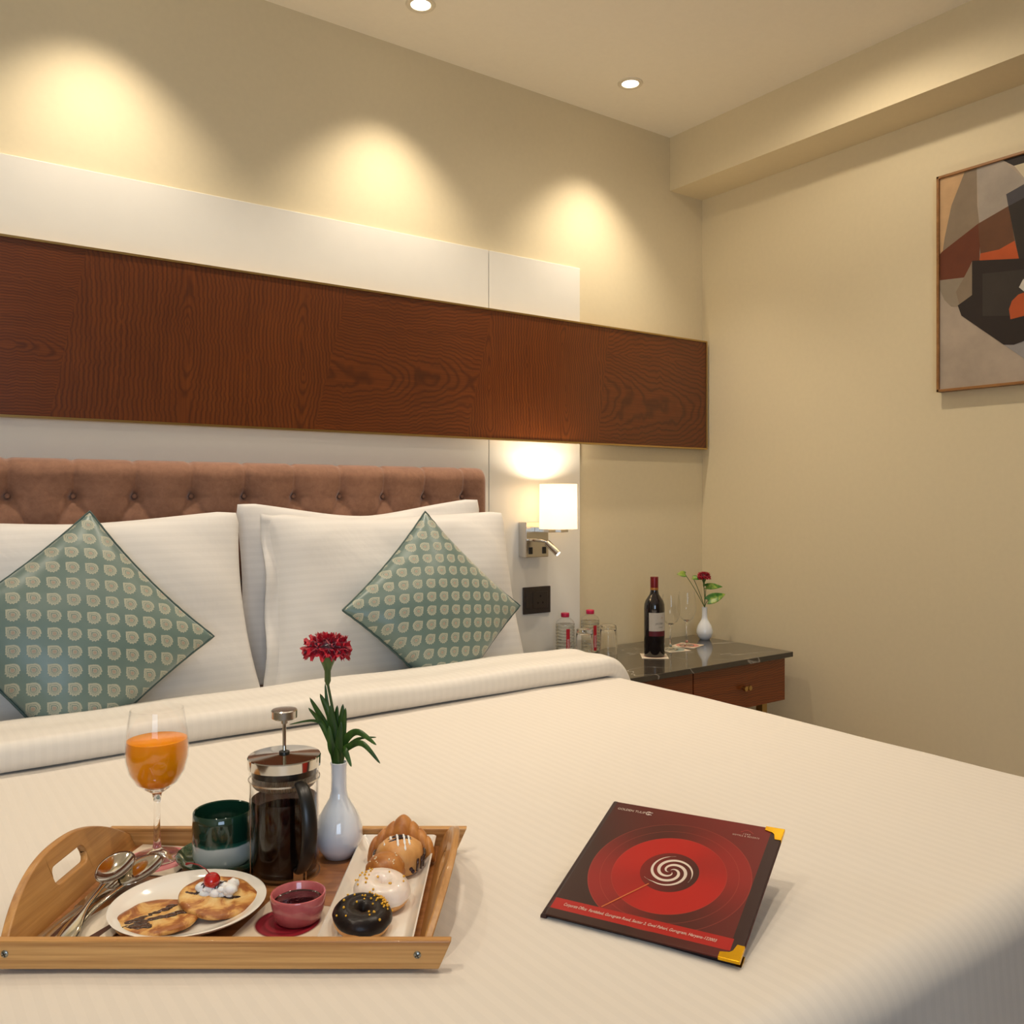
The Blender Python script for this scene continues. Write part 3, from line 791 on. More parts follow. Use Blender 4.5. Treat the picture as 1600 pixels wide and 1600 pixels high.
s = Sh('carnation_petal'); nz = s.noise(s.coord(), 120, 3); s.set(col=s.ramp(nz, [(.3, lin((150, 4, 26))), (.7, lin((206, 16, 46)))]), rough=.55, sss=.05, sheen=.3); s.bump(nz, .3, .001); M['petal'] = s.m
def leafmat(nm, a, b, sc=(60, 60, 4)):
    s = Sh(nm); nz = s.noise(s.map(s.coord(), sc), 2, 3); s.set(col=s.ramp(nz, [(.3, lin(a)), (.7, lin(b))]), rough=.35, spec=.5); s.bump(nz, .1, .001); return s.m
M['leaf'] = leafmat('grass_leaf', (34, 62, 20), (66, 100, 36))
M['stem'] = leafmat('flower_stem', (52, 78, 36), (88, 112, 56))
M['calyx'] = leafmat('calyx', (60, 86, 40), (96, 122, 62))
def carnation(label, base, top, R0=.036, seed=1, group=None, lean=(0, 0)):
    """base: where the stem enters the vase; top: centre of the bloom"""
    rd = random.Random(seed)
    root = thing('carnation', label, 'flower', base, 0, group)
    t = Vector(top)-Vector(base)
    cal0 = t - Vector((0, 0, .060*R0/.034)); k = R0/.034
    pts = [Vector((0, 0, -.06)), Vector((0, 0, 0)), cal0*.5+Vector((.003, 0, 0)), cal0]
    sp = []
    for i in range(len(pts)-1):
        for q in range(6): sp.append(pts[i].lerp(pts[i+1], q/6))
    sp.append(pts[-1])
    MB().tube(sp, .0019*k, 10).build('stem', M['stem'], root)
    m = Matrix.Translation(cal0)
    MB().lathe([(.002*k, -.002), (.0045*k, .004*k), (.0045*k, .018*k), (.0065*k, .024*k), (.0105*k, .033*k), (.0125*k, .042*k), (.0105*k, .050*k), (.002*k, .051*k)], 20, mtx=m).build('calyx', M['calyx'], root)
    mb = MB()
    for ly in range(6):
        n = [8, 8, 7, 7, 6, 5][ly]; rr = R0*[1.0, .98, .90, .76, .60, .42][ly]; zz = [-.006, -.003, .000, .003, .005, .006][ly]*k; cup = [-.42, -.12, .16, .42, .70, 1.05][ly]
        for p in range(n):
            az = 2*PI*p/n+ly*.7+rd.uniform(-.15, .15); wd = 2*PI/n*1.5; ph = rd.uniform(0, 6)
            rl = rr*rd.uniform(.88, 1.12)
            nu_, nv_ = 27, 8
            def fn(a, b):
                ang = az+(a-.5)*wd*(.35+.9*b); tooth = .035*(1 if int(a*26) % 2 else -1)*(b > .9)+.05*math.sin(a*17+ph)*b
                r_ = rl*(.10+.90*b)*(1+tooth-.10*abs(a-.5)*b)
                ruf = .0040*k*math.sin(a*19+ph)*b*b+.0022*k*math.sin(a*41+ph*2)*b*b
                c_ = math.cos(cup*b*.8); s_ = math.sin(cup*b*.8)
                return (math.cos(ang)*r_*c_, math.sin(ang)*r_*c_, zz+r_*s_*.75+ruf-.10*rl*(b**3)*(ly < 2))
            mb.grid(nu_, nv_, fn)
    mb.build('petals', M['petal'], root, auto=0, mtx=None) if False else None
    o = mb.build('petals', M['petal'], root, auto=0, flip=False); o.location = t-Vector((0, 0, .004*k)); o.rotation_euler = (lean[0], lean[1], 0); o.scale = (1, 1, .92)
    return root
def blade(pts, wid, mat, root, name='leaf', fold=.25, face=None):
    """long leaf along a curve"""
    P = [Vector(p) for p in pts]
    # Catmull resample
    Q = []
    for i in range(len(P)-1):
        p0 = P[max(i-1, 0)]; p1 = P[i]; p2 = P[i+1]; p3 = P[min(i+2, len(P)-1)]
        for q in range(7):
            t = q/7
            Q.append(.5*((2*p1)+(-p0+p2)*t+(2*p0-5*p1+4*p2-p3)*t*t+(-p0+3*p1-3*p2+p3)*t**3))
    Q.append(P[-1]); n = len(Q); mb = MB(); v = []
    fc = Vector(face) if face else Vector((-SN, -CS, .3))
    for i, p in enumerate(Q):
        t = (Q[min(i+1, n-1)]-Q[max(i-1, 0)]).normalized(); w_ = t.cross(fc).normalized(); nn = w_.cross(t)
        s_ = i/(n-1); ww = wid*(math.sin(PI*min(1, .12+s_*.88))**.65)*(1 if s_ < 1 else 0)+.0002
        v += [p-w_*ww+nn*ww*fold, p-nn*ww*fold*.4, p+w_*ww+nn*ww*fold]
    f = []
    for i in range(n-1):
        for k in range(2): f.append((i*3+k, i*3+k+1, (i+1)*3+k+1, (i+1)*3+k))
    mb.add(v, f); return mb.build(name, mat, root, auto=0, flip=False, solid=.0004)

V2 = cf(.770, 3.50, NZ)
bud_vase('small white bud vase standing in the back corner of the nightstand', V2)
V2T = V2+Vector((0, 0, .128))
def off(base, dl, dd, dz): return Vector((dl*CS+dd*SN, -dl*SN+dd*CS, dz))
carnation('red carnation in the vase on the nightstand', V2T, V2T+off(0, -.004, -.005, .133), .028, 5, 'red carnations', (R(0), 0))
s = Sh('pothos_leaf'); nz = s.noise(s.coord(), 28, 4, .6, .6); s.set(col=s.ramp(nz, [(.38, lin((44, 96, 26))), (.5, lin((72, 128, 40))), (.62, lin((150, 168, 70)))]), rough=.3, spec=.6); s.bump(nz, .1, .002); M['pothos'] = s.m
def heart_leaf(label, tip_stem, ln, wd, dirv, nrm, bendz=.2):
    root = thing('pothos_sprig', label, 'leaf sprig', V2T, 0, 'pothos sprigs in the nightstand vase')
    a = Vector(tip_stem)
    mid = a*.5+Vector((0, 0, .012)); sp = [Vector((0, 0, -.05)), Vector((0, 0, 0))]
    for q in range(1, 9):
        t = q/8; sp.append((1-t)**2*Vector((0, 0, 0))+2*t*(1-t)*mid+t*t*a)
    MB().tube(sp, .0013, 8).build('stem', M['stem'], root)
    d = Vector(dirv).normalized(); nv_ = Vector(nrm); nv_ = (nv_-d*nv_.dot(d)).normalized(); w_ = d.cross(nv_)
    mb = MB()
    def fn(u, v_):
        t = v_; s_ = (u-.5)*2
        half = wd*(math.sin(PI*min(1, t*.86+.14))**.8)*(1-.35*t)
        back = -.16*ln*(abs(s_)**1.5)*(1-t)
        return a+d*(ln*t+back)+w_*(half*s_)+nv_*(-.18*half*abs(s_)*-1-bendz*ln*t*t)
    mb.grid(11, 18, fn); mb.build('leaf', M['pothos'], root, auto=0, flip=False, solid=.0006)
heart_leaf('large pothos leaf reaching right, lowest in the nightstand vase', off(0, .010, -.02, .030), .075, .024, off(0, .07, .0, .030), off(0, 0, -1, .5))
heart_leaf('variegated pothos leaf reaching right just below the small carnation', off(0, .006, .0, .082), .068, .018, off(0, .07, .0, .008), off(0, 0, -.8, .7))
heart_leaf('pale small pothos leaf on the longest stem, furthest left in the nightstand vase', off(0, -.078, .0, .132), .034, .016, off(0, -.03, -.01, .004), off(0, 0, -.9, .6))
heart_leaf('small pothos leaf just left of the little carnation', off(0, -.046, .0, .118), .036, .015, off(0, .02, -.01, .0), off(0, 0, -.7, .9))

# water bottles and tumblers
M['cap_pink'] = plain('pink_cap', (188, 22, 70), .35, 60, .02)
M['tag_red'] = plain('red_label', (186, 22, 40), .5, 60, .02); M['print_white'] = plain('white_print', (236, 226, 222), .6, 30, 0)
def water_bottle(label, c, rz):
    b = thing('water_bottle', label, 'water bottle', c, rz, 'small water bottles')
    prof = [(0, .003), (.026, 0), (.0335, .004)]
    z = .010
    for k in range(9): prof += [(.0345, z), (.0345, z+.007), (.0325, z+.0085), (.0325, z+.0100)]; z += .0115
    prof += [(.0345, z), (.034, .118), (.029, .128), (.018, .136), (.0125, .139), (.0125, .144)]
    inn = [(max(0, r-.0007), zz) for r, zz in reversed(prof[1:])]+[(0, .0037)]
    MB().lathe(prof+inn, 48).build('bottle_body', M['thin_glass'], b, auto=30)
    wp_ = [(0, .0042), (.025, .0012)]+[(r-.0012, zz) for r, zz in prof[2:-5]]+[(.0325, .116), (0, .116)]
    MB().lathe(wp_, 48).build('water', M['water'], b, auto=30)
    MB().lathe([(.0146, .1405), (.0150, .142), (.0150, .1535), (.0140, .155), (0, .155)], 40).build('cap', M['cap_pink'], b)
    lb = MB().grid(8, 3, lambda a, q: (.0352*math.cos(R(-101)+R(22)*a+0*q), .0352*math.sin(R(-101)+R(22)*a), .010+.092*q))
    tg = lb.build('label', M['tag_red'], b, auto=0, flip=False)
    def bend(p):   # reads upwards
        th = R(-84)-(p.y)/.0355; return Vector((.0355*math.cos(th), .0355*math.sin(th), .022+p.x))
    text_mesh('aquons', .0155, M['print_white'], tg, 'label_lettering', bend=bend, spacing=1.0)
water_bottle('small water bottle with a pink cap, left of the two and nearest the socket', cf(.190, 3.13, NZ), -YAW+R(14))
water_bottle('small water bottle with a pink cap, behind the upturned tumblers', cf(.287, 3.215, NZ), -YAW+R(26))
def tumbler(label, c):
    g = MB(); n = 48
    def rad(r, k): return r*(1-.020*(k % 4 == 0))
    prof = [(.0335, 0), (.0330, .012), (.0320, .050), (.0300, .092), (.0285, .102), (.024, .105), (0, .105), (0, .090), (.022, .089), (.0265, .084), (.0285, .060), (.0308, .012), (.0322, 0)]
    g.lathe(prof, 60, close=True)
    g.v = [(x*(1-.03*(.5+.5*math.cos(12*math.atan2(y, x)))*(z > .018)*(z < .1)), y*(1-.03*(.5+.5*math.cos(12*math.atan2(y, x)))*(z > .018)*(z < .1)), z) for x, y, z in g.v]
    o = g.build('tumbler', M['glass'], None, auto=50); o.location = c
    return tag(o, label, 'tumbler', 'upturned ribbed tumblers')
tumbler('upturned ribbed glass tumbler between the two water bottles', cf(.256, 3.09, NZ))
tumbler('upturned ribbed glass tumbler right of the water bottles', cf(.350, 3.185, NZ))

# ------------------------------------------------------------------ menu folder
def folder():
    root = thing('menu_folder', 'square red menu folder with a white swirl and gold corners lying tilted on the duvet', 'folder')
    root.matrix_world = BK
    # own frame: x along the lower edge, y along the hinge edge, z out of the cover
    s = Sh('cover_print'); X = s.xyz(s.coord()); u, v = X[0], X[1]
    cx, cy = .120, .112
    def circ(dx, dy, r, soft=.0004):
        a = s.math('SUBTRACT', u, cx+dx); b = s.math('SUBTRACT', v, cy+dy)
        d = s.math('SQRT', s.math('ADD', s.math('MULTIPLY', a, a), s.math('MULTIPLY', b, b)))
        return d
    def shade(d, r0, r1):   # 0 at r0, 1 at r1
        x = s.n('ShaderNodeMapRange'); s.put(x.inputs[0], d); x.inputs[1].default_value = r0; x.inputs[2].default_value = r1; return x.outputs[0]
    red = lin((172, 22, 12)); dark = lin((52, 22, 13)); maroon = lin((108, 22, 16))
    # printed ground: blotchy dark red, brighter to the right
    gx = shade(u, .02, .24)
    diag = shade(s.math('SUBTRACT', u, s.math('MULTIPLY', s.math('SUBTRACT', v, .12), -.7)), .02, .24)
    col = s.mix(diag, dark, maroon)
    for (dx, dy, r, dk) in ((0, 0, .1005, (54, 21, 12)), (.0, .0, .0855, (50, 21, 12)), (0, 0, .0710, None)):
        d = circ(dx, dy, r); inside = s.math('LESS_THAN', d, r)
        if dk:
            ang = s.math('ARCTAN2', s.math('SUBTRACT', v, cy), s.math('SUBTRACT', u, cx))
            w = s.math('MULTIPLY_ADD', s.math('COSINE', s.math('ADD', s.math('MULTIPLY', ang, 2.0), -.9+3.14)), .5, .5)
            disc = s.mix(s.math('MULTIPLY', w, .85), lin((140, 24, 18)), lin(dk))
        else:
            ang = s.math('ARCTAN2', s.math('SUBTRACT', v, cy), s.math('SUBTRACT', u, cx))
            w = s.math('POWER', s.math('MULTIPLY_ADD', s.math('COSINE', s.math('ADD', s.math('MULTIPLY', ang, 2.0), -1.2)), .5, .5), 3.0)
            disc = s.mix(s.math('MULTIPLY', w, .5), red, lin((128, 18, 12)))
        edge = shade(d, r*.985, r)
        disc = s.mix(s.math('MULTIPLY', edge, .45), disc, lin((170, 70, 55)))
        col = s.mix(inside, col, disc)
    d = circ(.0, .004, .037); col = s.mix(s.math('LESS_THAN', d, .0365), col, s.mix(shade(u, cx-.04, cx+.04), lin((118, 18, 12)), lin((52, 20, 12))))
    # dark margin strip along the free edge
    col = s.mix(s.math('GREATER_THAN', u, .2205), col, lin((50, 24, 20)))
    # address band
    band = s.math('MULTIPLY', s.math('LESS_THAN', v, .031), s.math('GREATER_THAN', v, .0125)); band = s.math('MULTIPLY', band, s.math('LESS_THAN', u, .222))
    col = s.mix(band, col, lin((166, 22, 12)))
    s.set(col=col, rough=.40, spec=.25); s.bump(s.noise(s.coord(), 300, 2), .02, .0005)
    cov = s.m
    edge = plain('folder_edge', (44, 14, 16), .35, 60, .02)
    c = MB().box(0, BW, 0, BH, -.0024, 0).build('front_cover', [cov], root, bevel=.0008)
    b = MB().box(0.001, BW-.002, .001, BH, -.0125, -.0105).build('back_cover', plain('folder_back', (92, 16, 22), .35, 60, .02), root, bevel=.0006)
    MB().box(.003, BW-.006, .004, BH-.003, -.0105, -.0024).build('inner_leaves', plain('folder_leaves', (30, 14, 18), .5, 300, .1), root)
    sp = [(-.0005+.0045*math.cos(t), -.0062+.0062*math.sin(t)) for t in [R(90)+PI*k/10 for k in range(11)]]
    MB().prism([(x+.001, z) for x, z in sp]+[(.004, -.0124), (.004, 0)], 0, BH, 'y').build('spine', edge, root, auto=40)
    gp = []
    for (y0, sg) in ((0, 1), (BH, -1)):
        m = MB(); L = .023; W = .010
        pts = [(BW+.0006, y0-sg*.0006), (BW+.0006, y0+sg*L), (BW-W*.75, y0+sg*L), (BW-W, y0+sg*W*1.3), (BW-W*1.3, y0+sg*W), (BW-L, y0+sg*W*.75), (BW-L, y0-sg*.0006)]
        m.prism(pts, 0.0002, .0011, 'z')
        m.prism([(BW-.0002, y0-sg*.0006), (BW+.0010, y0-sg*.0006), (BW+.0010, y0+sg*L), (BW-.0002, y0+sg*L)], -.003, .0010, 'z')
        m.prism([(BW-L, y0-sg*.0010), (BW+.0010, y0-sg*.0010), (BW+.0010, y0), (BW-L, y0)], -.003, .0010, 'z')
        m.build('corner_guard', M['gold'], c, smooth=False, bevel=.0004, label='gold metal corner guard')
    m = MB(); m.prism([(BW-.026, -.0008), (BW+.0006, -.0008), (BW+.0006, .02), (BW-.008, .02), (BW-.008, .008), (BW-.026, .008)], -.0132, -.0103, 'z').build('corner_guard', M['gold'], b, smooth=False, label='gold metal corner guard')
    white = M['print_cream']
    # swirl
    sw = MB()
    for arm in range(3):
        a0 = arm*2*PI/3+3.85; n = 60; L_ = []; R_ = []
        for k in range(n+1):
            t = k/n; th = a0-t*2*PI*1.02; r = .002+.0275*t**.9
            wv = .0036*math.sin(PI*min(1, t*1.04))**.6+.0002
            if arm == 0 and t > .93: r += .004*(t-.93)/.07
            for lst, q in ((L_, r-wv*.55), (R_, r+wv*.55)): lst.append((cx+.001+q*math.cos(th), cy+.005+q*math.sin(th)))
        v_ = [(x, y, .00035) for x, y in L_]+[(x, y, .00035) for x, y in R_]
        sw.add(v_, [(k, k+1, n+1+k+1, n+1+k) for k in range(n)])
    sw.build('swirl_print', white, c, smooth=False, flip=False, label='white three-armed spiral emblem')
    m = MB(); a = Vector((.103, .088)); bb = Vector((.063, .032)); dn = (bb-a).normalized(); w = Vector((-dn.y, dn.x))*.0009
    m.add([(*(a-w), .0004), (*(bb-w), .0004), (*(bb+w), .0004), (*(a+w), .0004)], [(0, 1, 2, 3)])
    m.build('gold_line_print', plain('orange_print', (190, 92, 30), .5, 30, 0), c, smooth=False, flip=False)
    T_ = lambda x, y: Matrix.Translation((x, y, .00035))
    text_mesh('GOLDEN TULIP', .0062, white, c, 'title_lettering', mtx=T_(.010, BH-.017), width=.0405)
    em = MB()
    ring = [(.0555+.0034*math.cos(t), BH-.0148+.0034*math.sin(t)) for t in [R(60)+R(260)*k/16 for k in range(17)]]
    for (p, q) in zip(ring, ring[1:]): em.tube([(p[0], p[1], .0003), (q[0], q[1], .0003)], .0006, 6)
    em.tube([(.0545, BH-.0125, .0003), (.0610, BH-.0125, .0003)], .0006, 6).tube([(.0545, BH-.0158, .0003), (.0605, BH-.0175, .0003)], .0006, 6)
    em.build('title_emblem', white, c, smooth=False)
    text_mesh('1589', .0034, white, c, 'small_lettering', align='CENTER', mtx=T_(.192, BH-.0235), spacing=1.5)
    text_mesh('HOTELS & RESORTS', .0040, white, c, 'small_lettering', align='CENTER', mtx=T_(.192, BH-.0280), spacing=1.35, width=.034)
    rf = MB(); rp = [(.184, BH-.019), (.1885, BH-.0155), (.192, BH-.0140), (.1955, BH-.0155), (.200, BH-.019)]
    for p, q in zip(rp, rp[1:]): rf.tube([(p[0], p[1], .0002), (q[0], q[1], .0002)], .0003, 6)
    rf.build('small_emblem', plain('red_line_print', (176, 60, 44), .5, 30, 0), c, smooth=False)
    text_mesh('Corporate Office: ', .0072, white, c, 'address_lettering', shear=.25, mtx=T_(.0180, .0200), width=.0300)
    text_mesh('Faridabad, Gurugram Road, Sector 2, Gwal Pahari, Gurugram, Haryana-122003', .0064, white, c, 'address_lettering', shear=.3, mtx=T_(.0505, .0200), width=.154)
M['print_cream'] = plain('cream_print', (214, 196, 180), .45, 30, 0)
folder()

# ------------------------------------------------------------------ breakfast tray: own frame x right, y away, turned like the view
TL, TD, TZ = -.318, 1.088, BZ+.001
TO = cf(TL, TD, TZ)
tray = thing('serving_tray', 'light bamboo serving tray with curved slotted ends lying on the duvet', 'tray', TO, -YAW)
M['bamboo'] = grain('bamboo', (164, 112, 56), (212, 162, 98), (2.5, 130, 130), .38, .25)
M['bamboo_y'] = grain('bamboo_side', (160, 108, 54), (196, 144, 82), (90, 3, 90), .38, .25)
M['bamboo_base'] = grain('bamboo_base', (128, 76, 36), (168, 112, 62), (4, 70, 70), .35, .3)
def rail(y0, y1, z1=.030):
    return MB().prism([(-.2405, 0), (.2405, 0), (.254, z1), (-.254, z1)], y0, y1, 'y')
fr_ = rail(-.163, -.152).build('front_rail', M['bamboo'], tray, bevel=.0015)
re_ = rail(.152, .163).build('back_rail', M['bamboo'], tray, bevel=.0015)
MB().box(-.222, .222, -.153, .153, 0, .006).build('tray_base', M['bamboo_base'], tray)
def end_panel(sx):
    mb = MB(); n = 44
    # outline in (y, height); slot cut as a gap in the middle of the panel
    def top(y): return .022+.050*(1-(abs(y-.0)/.151)**2.3)
    def lean(z): return .222+z*.42
    th = .010
    def ring(y, lo, hi):
        return [(sx*(lean(lo)-th), y, lo), (sx*lean(lo), y, lo), (sx*lean(hi), y, hi), (sx*(lean(hi)-th*.9), y, hi)]
    ys = [-.151+.302*k/n for k in range(n+1)]
    def slot(y):
        h = .0105*math.sqrt(max(0, 1-max(0, (abs(y)-.030)/.0105)**2)) if abs(y) < .0405 else 0
        return .043-h, .043+h
    ys = sorted(set(ys+[-.0405, -.039, -.036, -.032, .032, .036, .039, .0405]))
    for y0, y1 in zip(ys, ys[1:]):
        ym = (y0+y1)/2
        def seg(lo0, hi0, lo1, hi1):
            a = ring(y0, lo0, hi0); b = ring(y1, lo1, hi1)
            mb.add(a+b, [(0, 3, 7, 4), (1, 5, 6, 2), (0, 4, 5, 1), (3, 2, 6, 7)])
        if abs(ym) < .0405:
            (s0, t0), (s1, t1) = slot(y0), slot(y1)
            seg(0, s0, 0, s1); seg(t0, top(y0), t1, top(y1))
        else: seg(0, top(y0), 0, top(y1))
    mb.add(ring(-.151, 0, top(-.151)), [(0, 1, 2, 3)]); mb.add(ring(.151, 0, top(.151)), [(0, 1, 2, 3)])
    o = mb.build('end_panel', M['bamboo_y'], tray, auto=0)
    me = o.data; b = bmesh.new(); b.from_mesh(me); bmesh.ops.remove_doubles(b, verts=b.verts, dist=.00005); bmesh.ops.recalc_face_normals(b, faces=b.faces)
    for e in b.edges:
        e.smooth = not (len(e.link_faces) == 2 and e.calc_face_angle(0) > R(35))
    b.to_mesh(me); b.free()
    md = o.modifiers.new('bevel', 'BEVEL'); md.width = .0022; md.segments = 3; md.limit_method = 'ANGLE'; md.angle_limit = R(40)
end_panel(-1); end_panel(1)
s = Sh('screw_metal'); s.set(col=lin((150, 148, 140)), rough=.3, metal=1); s.bump(s.noise(s.coord(), 300, 2), .1, .001); M['screw'] = s.m
for x, z in ((-.218, .0165), (.218, .0155)):
    m = Matrix.Translation((x, -.1632, z)) @ Matrix.Rotation(R(90), 4, 'X')
    sc_ = MB().lathe([(0, .0016), (.0030, .0010), (.0040, 0), (.0040, -.002)], 24, mtx=m).build('screw', M['screw'], fr_, label='small cross-head screw')
    cr = MB(); m2 = m @ Matrix.Rotation(R(28), 4, 'Z')
    cr.box(-.0026, .0026, -.0005, .0005, .0009, .00175, mtx=m2).box(-.0005, .0005, -.0026, .0026, .0009, .00175, mtx=m2)
    cr.build('cross_slot', M['black_plastic'], sc_, smooth=False)
TS = TZ+.0062       # upper face of the tray base
def tl(l, d, z=TS): return cf(l, d, z)

# orange juice
s = Sh('orange_juice'); nz = s.noise(s.coord(), 25, 3); s.set(col=s.ramp(nz, [(.3, lin((240, 140, 6))), (.7, lin((250, 158, 16)))]), rough=.15, sss=.3, emit=None); M['juice'] = s.m
coaster('pink swirl-printed coaster under the orange juice glass', tl(-.482, 1.188), -YAW+R(-7), ((196, 84, 104), (214, 138, 140)), 'brush')
g = thing('juice_glass', 'stemmed glass of orange juice at the back left of the tray', 'glass of juice', tl(-.484, 1.194, TS+.0018)); stemware(g, .203, 1.0, M['juice'])
# saucer and mug
s = Sh('green_glaze'); nz = s.noise(s.coord(), 35, 4, .6); s.set(col=s.ramp(nz, [(.3, lin((22, 52, 36))), (.7, lin((52, 86, 62)))]), rough=.08, coat=.8); M['green'] = s.m
s = Sh('two_tone_glaze'); X = s.xyz(s.coord()); nz = s.noise(s.coord(), 60, 3)
f = s.math('ADD', X[2], s.math('MULTIPLY', s.math('SUBTRACT', nz, .5), .004))
s.set(col=s.ramp(s.math('DIVIDE', f, .07), [(0, lin((188, 190, 184))), (.40, lin((204, 206, 198))), (.425, lin((40, 92, 78))), (.5, lin((14, 48, 36))), (1, lin((20, 52, 38)))]), rough=.10, coat=.7); M['two_tone'] = s.m
sa = MB().lathe([(0, .002), (.030, .002), (.032, 0), (.038, 0), (.052, .004), (.0590, .010), (.0620, .0165), (.0615, .0180), (.0600, .0175), (.055, .0105), (.050, .0065), (.030, .0045), (0, .0045)], 64).build('saucer', M['green'], None, auto=50)
sa.location = tl(-.386, 1.1765); tag(sa, 'dark green glazed saucer under the two-tone mug', 'saucer')
mug = MB().lathe([(0, .001), (.032, .001), (.034, 0), (.0365, .003), (.0388, .010), (.0392, .03), (.0390, .058), (.0384, .0675), (.0372, .0685), (.0358, .0675), (.0356, .05), (.0352, .012), (.030, .006), (0, .0055)], 64).build('coffee_mug', M['two_tone'], None, auto=50)
mug.location = tl(-.389, 1.178, TS+.0048); tag(mug, 'handleless mug glazed dark green above and white below, on the green saucer', 'mug')

# french press
fp = thing('french_press', 'glass french press of black coffee with a steel lid and black handle', 'french press', tl(-.299, 1.150), -YAW-R(90)+R(36))
s = Sh('coffee'); s.set(col=(.006, .0025, .0015), rough=.08, spec=.25); s.bump(s.noise(s.coord(), 5, 1), .002, .001); M['coffee'] = s.m
RP = .0445
MB().lathe([(0, .003), (RP-.004, .003), (RP, .007), (RP, .139), (RP+.001, .142), (RP-.0015, .142), (RP-.0025, .139), (RP-.0025, .008), (RP-.006, .0052), (0, .0052)], 72).build('glass_beaker', M['thin_glass'], fp, auto=50)
MB().lathe([(0, .0055), (RP-.0065, .0055), (RP-.0030, .0085), (RP-.0030, .100), (0, .100)], 72).build('coffee', M['coffee'], fp, auto=50, label='black coffee')
fm = MB()
for z0 in (.0, .124): fm.lathe([(RP+.0006, z0), (RP+.0014, z0), (RP+.0014, z0+.0022), (RP+.0006, z0+.0022)], 72, close=True)
for az in (52, 128, 232, 308):
    a = R(az-38); m = Matrix.Rotation(a, 4, 'Z'); fm.box(RP+.0006, RP+.0015, -.0010, .0010, .0, .125, mtx=m)
fm.box(RP+.0006, RP+.0024, -.0065, .0065, .0, .022).box(RP-.03, RP+.0018, -.0065, .0065, .0, .0014)
fm.build('steel_frame', M['steel'], fp, auto=40)
hp = [(RP+.001, 0, .128), (RP+.012, 0, .131), (RP+.026, 0, .122), (RP+.036, 0, .104), (RP+.040, 0, .080), (RP+.036, 0, .055), (RP+.024, 0, .032), (RP+.010, 0, .021), (RP+.001, 0, .018)]
MB().tube(hp, [.007, .0085, .0092, .0098, .0102, .0098, .0090, .0080, .0075], 20, flat=.62).build('handle', M['black_plastic'], fp, subsurf=1, auto=0)
lid = MB().lathe([(RP+.001, .1410), (RP+.0022, .1412), (RP+.0025, .1535), (RP+.0015, .1548), (RP-.008, .1556), (.006, .1572), (.006, .1575), (0, .1575)], 72).build('lid', M['chrome'], fp, auto=25)
MB().lathe([(.0068, .156), (.0068, .1595), (.004, .1605), (0, .1605)], 32).build('lid_collar', M['black_plastic'], lid)
MB().lathe([(.0024, .118), (.0024, .203), (0, .203)], 20).build('plunger_rod', M['chrome'], fp)
MB().lathe([(0, .196), (.0042, .196), (.0042, .202), (.0155, .2025), (.0168, .204), (.0168, .213), (.0155, .2145), (0, .2155)], 40).build('plunger_knob', M['steel'], fp, auto=30)
s = Sh('mesh_steel'); X = s.xyz(s.coord()); ang = s.math('ARCTAN2', X[1], X[0])
st = s.math('SINE', s.math('MULTIPLY', ang, 90.0)); s.set(col=lin((150, 146, 138)), rough=.3, metal=1.0); s.bump(st, .8, .001); M['mesh'] = s.m
MB().lathe([(RP-.006, .116), (RP-.0035, .119), (RP-.0035, .131), (RP-.006, .132), (0, .132), (0, .116)], 72).build('filter_basket', M['mesh'], fp, auto=40)
MB().lathe([(0, .1315), (RP-.0034, .1315), (RP-.0027, .133), (RP-.0027, .1405), (RP-.006, .141), (0, .141)], 72).build('lid_gasket', M['black_plastic'], lid)

# vase with the tall carnation
VB = tl(-.2380, 1.204)
bud_vase('white bud vase with the tall red carnation standing on the tray', VB)
VT = VB+Vector((0, 0, .129))
def vp(u, v, d):     # a point by where it is seen, at a given distance
    return cf((u-800)/FPX*d, d, EYE-(v-777)/FPX*d)
BL = vp(512, 1002, 1.20)
carnation('tall red carnation standing in the white vase on the tray', VT, BL, .033, 3, 'red carnations', (R(-3), R(5)))
lv = thing('foliage', 'spray of narrow dark green leaves in the vase on the tray', 'leaves', VT)
def bl(pts, wid, z_in=True):
    P = [Vector((0, 0, -.03)), Vector((0, 0, .0))] if z_in else []
    P = [Vector((0, 0, -.035))]+[vp(*p)-VT for p in pts]
    blade(P, wid, M['leaf'], lv)
D = 1.204
bl([(524, 1183, D), (512, 1140, D), (484, 1090, D-.01)], 0.0057)
bl([(526, 1183, D), (520, 1130, D), (500, 1084, D+.01)], 0.0065)
bl([(525, 1184, D-.005), (505, 1135, D-.01), (482, 1106, D-.02)], 0.0041)
bl([(527, 1183, D), (514, 1120, D+.012), (508, 1068, D+.015)], 0.0035)
bl([(522, 1184, D-.006), (508, 1140, D-.01), (490, 1126, D-.015), (452, 1132, D-.03)], 0.0021)
bl([(527, 1184, D-.004), (522, 1140, D-.006), (516, 1102, D-.01)], 0.0065)
bl([(529, 1184, D), (525, 1145, D+.002), (527, 1102, D)], 0.0059)
bl([(530, 1184, D), (532, 1145, D), (536, 1100, D)], 0.0061)
bl([(531, 1184, D-.003), (536, 1145, D-.004), (540, 1106, D-.01)], 0.0052)
bl([(529, 1184, D-.008), (530, 1160, D-.012), (533, 1128, D-.014)], 0.0059)
bl([(525, 1184, D-.008), (518, 1165, D-.012), (514, 1134, D-.014)], 0.0059)
bl([(533, 1181, D-.004), (541, 1155, D-.01), (560, 1144, D-.02), (588, 1164, D-.03)], 0.0053)
bl([(533, 1182, D-.006), (548, 1165, D-.015), (568, 1163, D-.03), (594, 1193, D-.04)], 0.0045)
bl([(533, 1180, D+.004), (550, 1160, D+.01), (566, 1153, D+.01), (588, 1152, D+.01)], 0.0021)
bl([(534, 1178, D-.008), (538, 1172, D-.015), (543, 1182, D-.02), (549, 1198, D-.025)], 0.0041)

